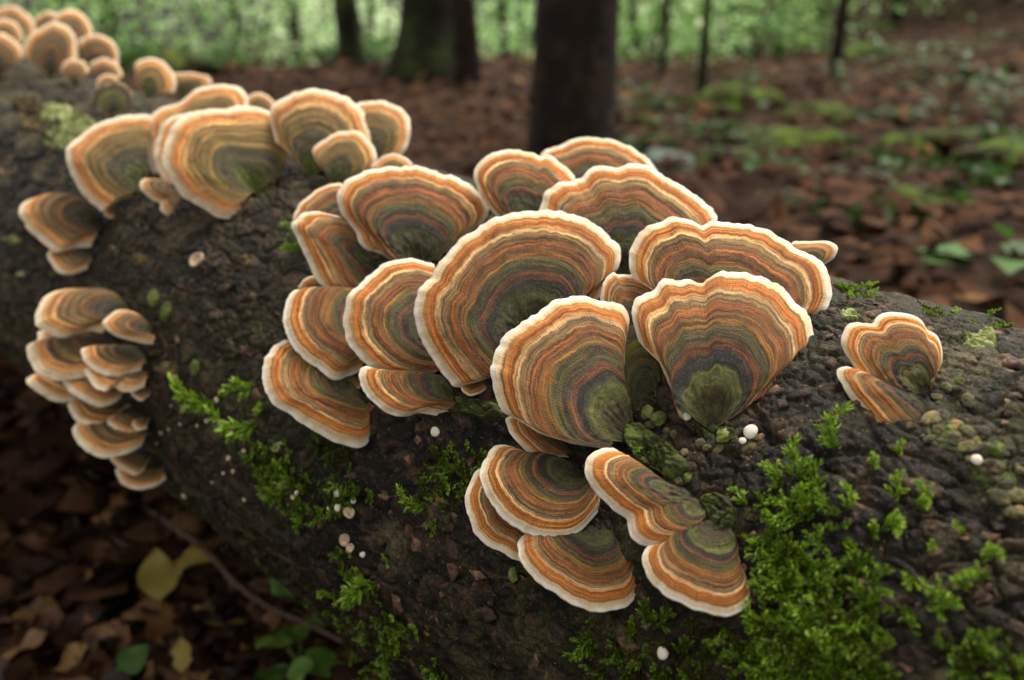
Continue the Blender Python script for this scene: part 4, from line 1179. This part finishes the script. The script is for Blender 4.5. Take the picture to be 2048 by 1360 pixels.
def litter():
    poly = [(-80, 700), (60, 770), (280, 965), (640, 1260), (740, 1420), (-80, 1420)]
    k = 0
    while k < 260:
        p = (RND.uniform(-80, 740), RND.uniform(690, 1420))
        if not inside(p, poly): continue
        q = ground_hit(np.array(p))
        o = link('fallen_leaf', LEAVES[k % 8])
        euler_at(o, q + ZUP * RND.uniform(0.003, 0.016), RND.uniform(0.018, 0.040), 0.4)
        props(o, 'wet dark brown dead leaf lying in the litter below the log', 'leaf', 'dead leaves in the litter below the log')
        k += 1
    for (x, y, s, m, lab, tilt) in [(315,1150,0.036,YLEAF[0],'yellow dead leaf standing on edge beside the twig',0.5),(385,1112,0.040,YLEAF[2],'ragged yellow dead leaf lying across the twig',0.2),
                         (190,946,0.022,GLEAF[0],'small yellow-green leaf under the tiered stack',0.2),(365,1310,0.022,YLEAF[1],'small tan leaf below the yellow ones',0.3),
                         (70,1220,0.030,YLEAF[1],'ochre dead leaf far out in the litter',0.3),(265,1318,0.024,GLEAF[1],'dull green leaf flat among the brown litter',0.3),
                         (455,1245,0.028,YLEAF[0],'faded brown-yellow leaf below the twig near the log',0.3),
                         (565,1170,0.020,GLEAF[2],'little green leaf at the underside of the log',0.4),(595,1185,0.014,GLEAF[1],'tiny green leaf next to the little one under the log',0.4)]:
        q = ground_hit(np.array((x, y)), 0.03)
        o = link('fallen_leaf', m)
        o.location = q; o.rotation_euler = (0.5 + RND.gauss(0, 0.15), RND.gauss(0, tilt), RND.uniform(0, 6.28)); o.scale = (s,) * 3
        props(o, lab, 'leaf')
    # uncountable litter over the rest of the floor
    V, F, T = [], [], []; off = 0
    for i in range(16000):
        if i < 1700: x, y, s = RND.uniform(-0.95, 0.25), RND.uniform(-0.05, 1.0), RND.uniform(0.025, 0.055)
        else:
            y = 0.6 + 9.5 * RND.random() ** 1.4; x = RND.uniform(-0.75, 0.8) * (y + 0.8); s = RND.uniform(0.03, 0.06)
        q = np.array([x, y, 0.0]); q[2] = terrain_z(x, y) + RND.uniform(0.0, 0.012) + (0.015 if i >= 1700 else 0)
        c = 0.5 * s; w = s * RND.uniform(0.24, 0.42)
        Rm = np.array(Euler((RND.gauss(0, 0.3), RND.gauss(0, 0.3), RND.uniform(0, 6.28))).to_matrix())
        cz = RND.uniform(-0.15, 0.15) * s
        lv = np.array([[-c, 0, cz], [-0.3 * c, w * 0.9, -cz * 0.3], [0.4 * c, w * 0.8, cz * 0.4], [c, 0, cz * 1.5], [0.4 * c, -w * 0.8, cz * 0.4], [-0.3 * c, -w * 0.9, -cz * 0.3], [0, 0, -cz]]) @ Rm.T + q
        V.append(lv); F.append(np.array([[0, 5, 6], [5, 4, 6], [4, 3, 6], [3, 2, 6], [2, 1, 6], [1, 0, 6]]) + off); off += 7
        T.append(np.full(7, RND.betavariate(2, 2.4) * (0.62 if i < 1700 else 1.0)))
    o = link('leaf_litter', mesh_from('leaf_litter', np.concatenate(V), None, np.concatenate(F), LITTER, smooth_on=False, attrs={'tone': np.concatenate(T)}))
    props(o, 'reddish brown leaf litter covering the forest floor', 'leaf litter', kind='stuff')
litter()

def tube(name, pts, rad, mat, seg=8, n=24, jitter=0.0):
    c = catmull(np.asarray(pts, float), n)
    rad = np.interp(np.linspace(0, 1, n), np.linspace(0, 1, len(rad)), rad)
    v = []
    for i in range(n):
        d = c[min(i + 1, n - 1)] - c[max(i - 1, 0)]
        Bm = basis(d, 0.0)
        for j in range(seg):
            a = 2 * math.pi * j / seg
            v.append(c[i] + (Bm[:, 0] * math.cos(a) + Bm[:, 1] * math.sin(a)) * rad[i] * (1 + RND.gauss(0, jitter)))
    q = [[k * seg + j, k * seg + (j + 1) % seg, (k + 1) * seg + (j + 1) % seg, (k + 1) * seg + j] for k in range(n - 1) for j in range(seg)]
    q = q + [[0, 1, 2, 3]] * 0
    return np.array(v), q

def twigs():
    for lab, px, r in [('thin brown twig lying in the litter alongside the log', [(285,1012),(350,1055),(410,1098),(440,1130),(475,1170),(540,1215),(620,1250),(690,1285)], 6),
                       ('short dark twig in the litter beside the long one', [(200,1060),(240,1085),(270,1095)], 4)]:
        pts = []
        for i, p in enumerate(px):
            pts.append(ground_hit(np.array(p, float), 0.028 + 0.003 * math.sin(i * 2) - 0.02 * (i == 0)))
        v, q = tube('twig', pts, [px_size(pts[0], r * 0.7), px_size(pts[0], r), px_size(pts[0], r * 0.6)], TWIG, 8, 40, 0.05)
        org = v.mean(0)
        props(link('twig', mesh_from('twig', v - org, q, mat=TWIG), loc=org), lab, 'twig')
twigs()

def seedling(label, base, leaves, stem_mat=MOSS_STEM, mat=GREENLEAF):
    """leaves: list of (offset, size, heading, tilt)"""
    e = empty('seedling', base)
    for (off, s, head, tilt) in leaves:
        o = link('leaf', RND.choice(GLEAF), e)
        o.location = off; o.rotation_euler = (tilt[0], tilt[1], head); o.scale = (s * 1.0, s * 1.05, s)
        off = np.asarray(off, float); back = off - np.array([math.cos(head), math.sin(head), 0]) * s * 0.5
        v, q = tube('stem', [(0, 0, -0.01), back * (0.4, 0.4, 0.8), back], [0.0012, 0.001, 0.0007], stem_mat, 6, 10)
        link('stem', mesh_from('stem', v, q, mat=stem_mat), e)
    props(e, label, 'plant')
q0 = ground_hit(np.array((605, 1375)))
seedling('low green seedling with rounded leaves growing against the base of the log', q0, [
    ((-0.020, 0.010, 0.028), 0.026, 2.6, (0.3, 0.2)), ((0.004, 0.022, 0.034), 0.028, 1.3, (-0.3, 0.1)), ((0.016, -0.006, 0.026), 0.026, -0.4, (0.2, 0.3)),
    ((-0.014, -0.014, 0.024), 0.024, -2.4, (0.1, -0.2)), ((0.004, -0.018, 0.030), 0.022, -1.2, (0.4, 0.0)), ((-0.004, 0.004, 0.040), 0.020, 0.4, (0.1, 0.2))])

# ------------------------------------------------------------------ trees and undergrowth behind
def leaf_cloud(n, centre, spread, size, seed, shell=0.0, clumps=14, tone=(0.5, 0.2)):
    rng = np.random.default_rng(seed)
    cc = rng.normal(size=(clumps, 3)); cc /= np.linalg.norm(cc, axis=1, keepdims=True)
    cc = cc * rng.uniform(0.35, 1.0, (clumps, 1)) * spread
    k = rng.integers(0, clumps, n)
    p = centre + cc[k] + rng.normal(size=(n, 3)) * np.asarray(spread) * 0.26
    a = rng.normal(size=(n, 3)); a[:, 2] *= 0.5; a /= np.linalg.norm(a, axis=1, keepdims=True)
    b = np.cross(a, rng.normal(size=(n, 3)) * 0.6 + ZUP); b /= np.linalg.norm(b, axis=1, keepdims=True)
    s = (size * rng.uniform(0.6, 1.3, n))[:, None]
    nn = np.cross(a, b)
    v = np.stack([p - a * s * 0.5, p + b * s * 0.28 + nn * s * 0.05, p + a * s * 0.5, p - b * s * 0.28 + nn * s * 0.05], 1).reshape(-1, 3)
    i = np.arange(n)[:, None] * 4
    f = np.concatenate([i + np.array([[0, 1, 2]]), i + np.array([[0, 2, 3]])])
    kt = rng.normal(tone[0], tone[1], clumps)
    t = np.repeat(np.clip(kt[k] + rng.normal(0, 0.1, n), 0, 1), 4)
    return v, f, t

def tree(label, px, wid, mat, flare=1.5, height=4.2, lean=(0, 0), dist=None, crown=True, crown_mat=WILD, wob=0.03, leaf_n=500):
    if dist is None: base = ground_hit(np.array(px, float))
    else:
        d = ray(np.array(px, float)); base = CAM + d * dist / math.hypot(d[0], d[1])
        base[2] = min(base[2], terrain_z(base[0], base[1]) )
    r = px_size(base, wid / 2)
    e = empty('tree', base)
    n, seg = 40, 26
    hs = np.concatenate([np.linspace(-0.15, 0.5, 16), np.linspace(0.55, height, n - 16)])
    a = np.linspace(0, 2 * math.pi, seg, endpoint=False)
    ph = RND.uniform(0, 6)
    V = []
    for h in hs:
        fl = 1 + (flare - 1) * math.exp(-max(h, 0) / 0.16)
        rr = r * fl * (1 - 0.45 * max(h, 0) / height) * (1 + wob * np.sin(a * 3 + ph) * fl + 0.10 * (fl - 1) * np.sin(a * 5 + ph))
        c = np.array([lean[0] * h + 0.02 * math.sin(h * 2.3 + ph) * min(1, h), lean[1] * h, h])
        V.append(c + np.stack([np.cos(a) * rr, np.sin(a) * rr, np.zeros(seg)], 1))
    V = np.concatenate(V); V += (perlin((V + base) * (14, 14, 4)) * 0.12 * r)[:, None] * np.array([1, 1, 0])
    q = [[k * seg + j, k * seg + (j + 1) % seg, (k + 1) * seg + (j + 1) % seg, (k + 1) * seg + j] for k in range(n - 1) for j in range(seg)]
    link('trunk', mesh_from('trunk', V, q, mat=mat), e)
    if crown:
        top = np.array([lean[0] * height, lean[1] * height, height])
        for k in range(4):
            h0 = height * RND.uniform(0.7, 0.95); an = k * 1.6 + RND.uniform(-0.4, 0.4)
            p0 = np.array([lean[0] * h0, lean[1] * h0, h0]); out = np.array([math.cos(an), math.sin(an), 0.7])
            lv, lq = tube('limb', [p0, p0 + out * 0.5 * RND.uniform(0.7, 1.2), p0 + out * RND.uniform(0.9, 1.3) + ZUP * 0.3], [r * 0.4, r * 0.25, r * 0.1], mat, 7, 10)
            link('limb', mesh_from('limb', lv, lq, mat=mat), e)
        v, f, t = leaf_cloud(leaf_n, top + ZUP * 0.6, (1.0, 1.0, 0.7), 0.11, RND.randint(0, 9999), tone=(0.4, 0.2))
        link('crown', mesh_from('crown', v, None, f, crown_mat, smooth_on=False, attrs={'tone': t}), e)
    props(e, label, 'tree', 'trees standing behind the log')

tree('thick dark brown tree trunk standing closest behind the log', (1140,330), 148, TRUNK, 1.25, 4.6)
tree('mossy tree trunk with a widely flared base on the leaf mound', (858,150), 92, TRUNK_MOSS, 2.0, 4.6)
tree('narrow reddish brown trunk right beside the flared mossy one', (938,165), 42, TRUNK, 1.3, 4.4, lean=(-0.04, 0))
tree('slim mossy trunk leaning slightly, next to the flared one across a bright gap', (708,132), 46, TRUNK_MOSS, 1.25, 4.4, lean=(-0.06, 0))
tree('brown trunk standing over the far bracket cluster', (382,128), 44, TRUNK, 1.3, 4.4)
tree('thin dark sapling stem alone on the leafy slope', (1668,160), 20, TRUNK, 1.2, 3.6, leaf_n=260)
tree('thin greenish sapling stem near the thickest trunk', (1402,200), 17, TRUNK_MOSS, 1.2, 3.4, leaf_n=260)
tree('very thin sapling stem between the thick trunk and the greenish sapling', (1325,150), 12, TRUNK_MOSS, 1.2, 3.2, leaf_n=220)
tree('far grey trunk seen through the bright undergrowth', (590,100), 24, TRUNK, 1.2, 5.0, dist=8.0, crown=False)
tree('far pale stem beside the narrow reddish trunk', (1012,150), 13, TRUNK_MOSS, 1.2, 4.5, dist=6.5, crown=False)
tree('distant thin trunk behind the brown trunk over the far cluster', (222,60), 34, TRUNK, 1.2, 5.0, dist=8.5, crown=False)
tree('distant slender trunk between the leaning slim trunk and the flared one', (748,80), 16, TRUNK_MOSS, 1.2, 5.0, dist=8.0, crown=False)

def shrub(label, px_x, dist, height, radius, n, mat, tone, size=0.06, name='shrub', lowz=None):
    d = ray(np.array((px_x, 60.0))); d2 = d[:2] / np.linalg.norm(d[:2])
    x, y = d2 * dist
    base = np.array([x, y, float(terrain_z(x, y))])
    e = empty(name, base)
    for k in range(5):
        an = k * 1.26; o = np.array([math.cos(an) * radius * 0.5, math.sin(an) * radius * 0.5, height * 0.75])
        v, q = tube('stem', [(0, 0, -0.05), o * (0.4, 0.4, 0.55), o], [0.016, 0.012, 0.006], TRUNK, 6, 10)
        link('stem', mesh_from('stem', v, q, mat=TRUNK), e)
    v, f, t = leaf_cloud(n, np.array([0, 0, height * 0.55]), (radius, radius, height * 0.48), size, RND.randint(0, 9999), clumps=20, tone=tone)
    link('foliage', mesh_from('foliage', v, None, f, mat, smooth_on=False, attrs={'tone': t}), e)
    props(e, label, 'shrub', 'bright shrubs beyond the leaf mound')

pale = ['pale green leafy shrub in the bright hollow behind the brown trunk', 'pale mint shrub in the bright hollow left of the slim leaning trunk', 'light green shrub filling the gap between slim and flared trunks',
        'yellow-green shrub by the far bracket cluster', 'feathery pale shrub between the reddish trunk and the thickest trunk', 'light shrub beyond the far grey trunk',
        'soft green shrub just right of the thickest trunk', 'green shrub at the head of the leafy slope', 'yellowish shrub behind the thin dark sapling', 'distant green shrub above the slope corner']
for lab, x, d, h, r, tn in zip(pale, [470, 560, 760, 170, 1030, 640, 1300, 1500, 1640, 1900], [7.5, 8.6, 7.8, 7.0, 6.8, 10.5, 6.2, 7.4, 8.8, 8.6], [1.9, 2.2, 2.0, 1.7, 1.7, 2.8, 1.3, 1.1, 1.2, 1.1], [0.8, 0.9, 0.6, 0.8, 0.5, 1.2, 0.55, 0.8, 0.8, 0.9],
                              [(0.55, .22), (0.65, .2), (0.7, .2), (0.35, .2), (0.45, .25), (0.75, .2), (0.4, .25), (0.35, .2), (0.4, .25), (0.3, .2)]):
    shrub(lab, x, d, h, r, 1300, SHRUB, tn)

def far_wood():
    V, F, T = [], [], []; off = 0
    rng = np.random.default_rng(5)
    for k in range(44):
        an = math.radians(rng.uniform(-42, 42)); d = rng.uniform(11, 20)
        x, y = math.sin(an) * d, math.cos(an) * d
        z0 = terrain_z(x, y)
        v, f, t = leaf_cloud(260, np.array([x, y, z0 + rng.uniform(0.4, 4.5)]), (1.7, 1.5, 1.3), 0.24, k + 300, clumps=10, tone=(rng.choice([0.05, 0.3, 0.6, 0.9, 1.0]), 0.18))
        V.append(v); F.append(f + off); T.append(t); off += len(v)
    o = link('distant_wood', mesh_from('distant_wood', np.concatenate(V), None, np.concatenate(F), SHRUB, smooth_on=False, attrs={'tone': np.concatenate(T)}))
    props(o, 'distant bright green foliage of the wood', 'foliage', kind='stuff')
far_wood()

def wild_plant(label, px, size, n=16, mat=WILD, tone=(0.5, 0.2), leaf=0.35):
    base = ground_hit(np.array(px, float))
    s = px_size(base, size)
    e = empty('wild_plant', base)
    rng = np.random.default_rng(hash_str(label) % 9999)
    V, F, T = [], [], []; off = 0
    for k in range(n):
        an = rng.uniform(0, 6.28); h = s * rng.uniform(0.15, 0.8); rr = s * rng.uniform(0.1, 0.6)
        p = np.array([math.cos(an) * rr, math.sin(an) * rr, h])
        o = p / np.linalg.norm(p); l = s * leaf * rng.uniform(0.7, 1.3)
        sd = np.cross(o, ZUP); sd /= np.linalg.norm(sd)
        d = o * (1, 1, 0.2); d /= np.linalg.norm(d)
        V.append(np.stack([p, p + d * l * 0.45 + sd * l * 0.3 + ZUP * l * 0.05, p + d * l - ZUP * l * 0.15, p + d * l * 0.45 - sd * l * 0.3 + ZUP * l * 0.05, p + d * l * 0.5]))
        F.append(np.array([[0, 4, 1], [1, 4, 2], [0, 3, 4], [4, 3, 2]]) + off); off += 5
        T.append(np.full(5, np.clip(rng.normal(*tone), 0, 1)))
        if k % 3 == 0:
            v, q = tube('stem', [(0, 0, -0.01), p * (0.4, 0.4, 0.6), p], [s * 0.012, s * 0.01, s * 0.006], MOSS_STEM, 5, 7)
            link('stem', mesh_from('stem', v, q, mat=MOSS_STEM), e)
    link('leaves', mesh_from('leaves', np.concatenate(V), None, np.concatenate(F), mat, smooth_on=False, attrs={'tone': np.concatenate(T)}), e)
    props(e, label, 'plant', 'small plants on the leafy slope')
plants = [((1275,240),70,'green seedling at the foot of the thickest trunk'),((1290,140),80,'leafy plant just past the thickest trunk'),((1360,300),60,'low plant between the mossy stones and the central cluster'),
          ((1430,150),70,'green plant beside the greenish sapling'),((1500,330),70,'spreading plant below the mossy stones'),((1590,110),60,'small plant uphill of the mossy stones'),
          ((1680,180),50,'seedling at the foot of the thin dark sapling'),((1750,140),60,'bright seedling uphill right of the thin sapling'),((1820,170),70,'leafy seedling high on the slope'),
          ((1900,250),90,'bright green clump of leaves half way up the slope'),((1930,150),70,'green plant near the top of the slope'),((1990,230),80,'dense green plant at the slope edge'),
          ((1640,380),50,'small bright plant low on the slope'),((1780,400),60,'dull green plant among the slope litter'),((1560,420),50,'low seedling just behind the lone bracket tip'),
          ((2010,340),70,'weedy plant above the broad-leaved one'),((440,150),60,'grass-like tuft on the leaf mound by the brown trunk'),((620,145),50,'small tuft on the crest of the leaf mound'),((780,140),50,'mossy tuft by the flared trunk')]
for p, s, lab in plants: wild_plant(lab, p, s * 1.2, 22, WILD, (0.12, 0.15))
wild_plant('broad-leaved green plant at the edge of the slope', (2010, 570), 120, 7, WILD, (0.45, 0.15), 0.8)

MOSSY = simple('mossy_stone_skin', [(0.36, srgb(40, 30, 22)), (0.50, srgb(54, 60, 24)), (0.66, srgb(90, 112, 36))], 16, 0.9, 0.1, 0.9, 0.01)
PALE = simple('pale_stone_skin', [(0.35, srgb(64, 74, 68)), (0.7, srgb(112, 128, 120))], 12, 0.8, 0.2, 0.6, 0.008)
def stone(label, px, wid, mat=None):
    base = ground_hit(np.array(px, float))
    s = px_size(base, wid / 2)
    v, f = ICO3
    p = v * (1 + perlin(v * 1.4 + hash_str(label) % 50) * 0.5 + perlin(v * 4) * 0.14)[:, None] * (1.0, 0.8, 0.40) * s
    props(link('mossy_stone', mesh_from('mossy_stone', p, None, f, mat or MOSSY), loc=base - ZUP * s * 0.02), label, 'stone', 'mossy stones on the slope')
for lab, p, w in [('mossy stone uphill of the other two, beyond the greenish sapling', (1480,215), 150), ('largest mossy stone in the middle of the slope', (1570,300), 180), ('low mossy stone nearest the lone bracket tip', (1450,330), 120), ('mossy stone at the far side of the slope, near the broad-leaved plant', (1880,300), 140), ('flat mossy stone at the far end of the leaf mound', (350,150), 130)]:
    stone(lab, p, w * 1.35)
stone('pale grey-blue stone by the foot of the thickest trunk', (1325,335), 150, PALE)
for lab, p, w in [('mossy hump close to the crown of the slope', (1740,120), 150), ('mossy hump beside the thin dark sapling', (1640,240), 150), ('mossy hump behind the isolated lobed bracket', (1820,420), 190), ('mossy hump at the slope edge above the broad-leaved plant', (2000,330), 200), ('small mossy hump by the thickest trunk', (1270,250), 110)]:
    stone(lab, p, w)

def crest_grass():
    V, F, T = [], [], []; off = 0
    rng = np.random.default_rng(77)
    for k in range(26):
        x0 = rng.uniform(-1.75, -0.45); y0 = rng.uniform(4.3, 4.75)
        v, f, t = leaf_cloud(60, np.array([x0, y0, float(terrain_z(x0, y0)) + 0.04]), (0.12, 0.10, 0.05), 0.05, 500 + k, clumps=5, tone=(0.35, 0.2))
        V.append(v); F.append(f + off); T.append(t); off += len(v)
    o = link('grass_strip', mesh_from('grass_strip', np.concatenate(V), None, np.concatenate(F), WILD, smooth_on=False, attrs={'tone': np.concatenate(T)}))
    props(o, 'strip of green ground cover along the crest of the leaf mound', 'grass', kind='stuff')
crest_grass()
for lab, x, w, d in [('faint distant stem between the brown trunk and the far grey one', 470, 18, 9.5), ('faint distant stem in the brightest gap left of the leaning slim trunk', 655, 12, 9.0),
                     ('distant mossy stem past the thickest trunk', 1262, 16, 7.5), ('distant stem behind the slope shrubs', 1560, 16, 9.0), ('thin stem far behind the thin dark sapling', 1760, 14, 9.5)]:
    tree(lab, (x, 80), w, TRUNK_MOSS, 1.2, 5.0, dist=d, crown=False)

def ground_cover():
    V, F, T = [], [], []; off = 0
    rng = np.random.default_rng(91)
    spots = [(1330,215),(1480,175),(1440,270),(1540,345),(1680,95),(1750,60),(1830,350),(1960,160),(1800,240),(1610,225),(1900,110),(2010,290),(1740,330),(1280,300),(1400,90),(1570,60),(1640,300),(1880,420),(1970,370),(1700,450),(1505,120),(2030,80)]
    for k, p in enumerate(spots):
        q = ground_hit(np.array(p, float)); w = px_size(q, rng.uniform(40, 85))
        v, f, t = leaf_cloud(130, q + ZUP * 0.015, (w, w * 0.8, w * 0.14), 0.035, 700 + k, clumps=9, tone=(rng.uniform(-0.1, 0.15), 0.12))
        V.append(v); F.append(f + off); T.append(t); off += len(v)
    o = link('ground_cover', mesh_from('ground_cover', np.concatenate(V), None, np.concatenate(F), WILD, smooth_on=False, attrs={'tone': np.concatenate(T)}))
    props(o, 'patches of low green ground cover on the leafy slope', 'ground cover', kind='stuff')
ground_cover()
shrub('low green shrub at the very top of the leafy slope', 2000, 8.2, 1.0, 0.8, 1100, SHRUB, (0.3, 0.2))
shrub('small shrub between the sapling and the top of the slope', 1790, 7.6, 0.8, 0.6, 800, SHRUB, (0.35, 0.2))
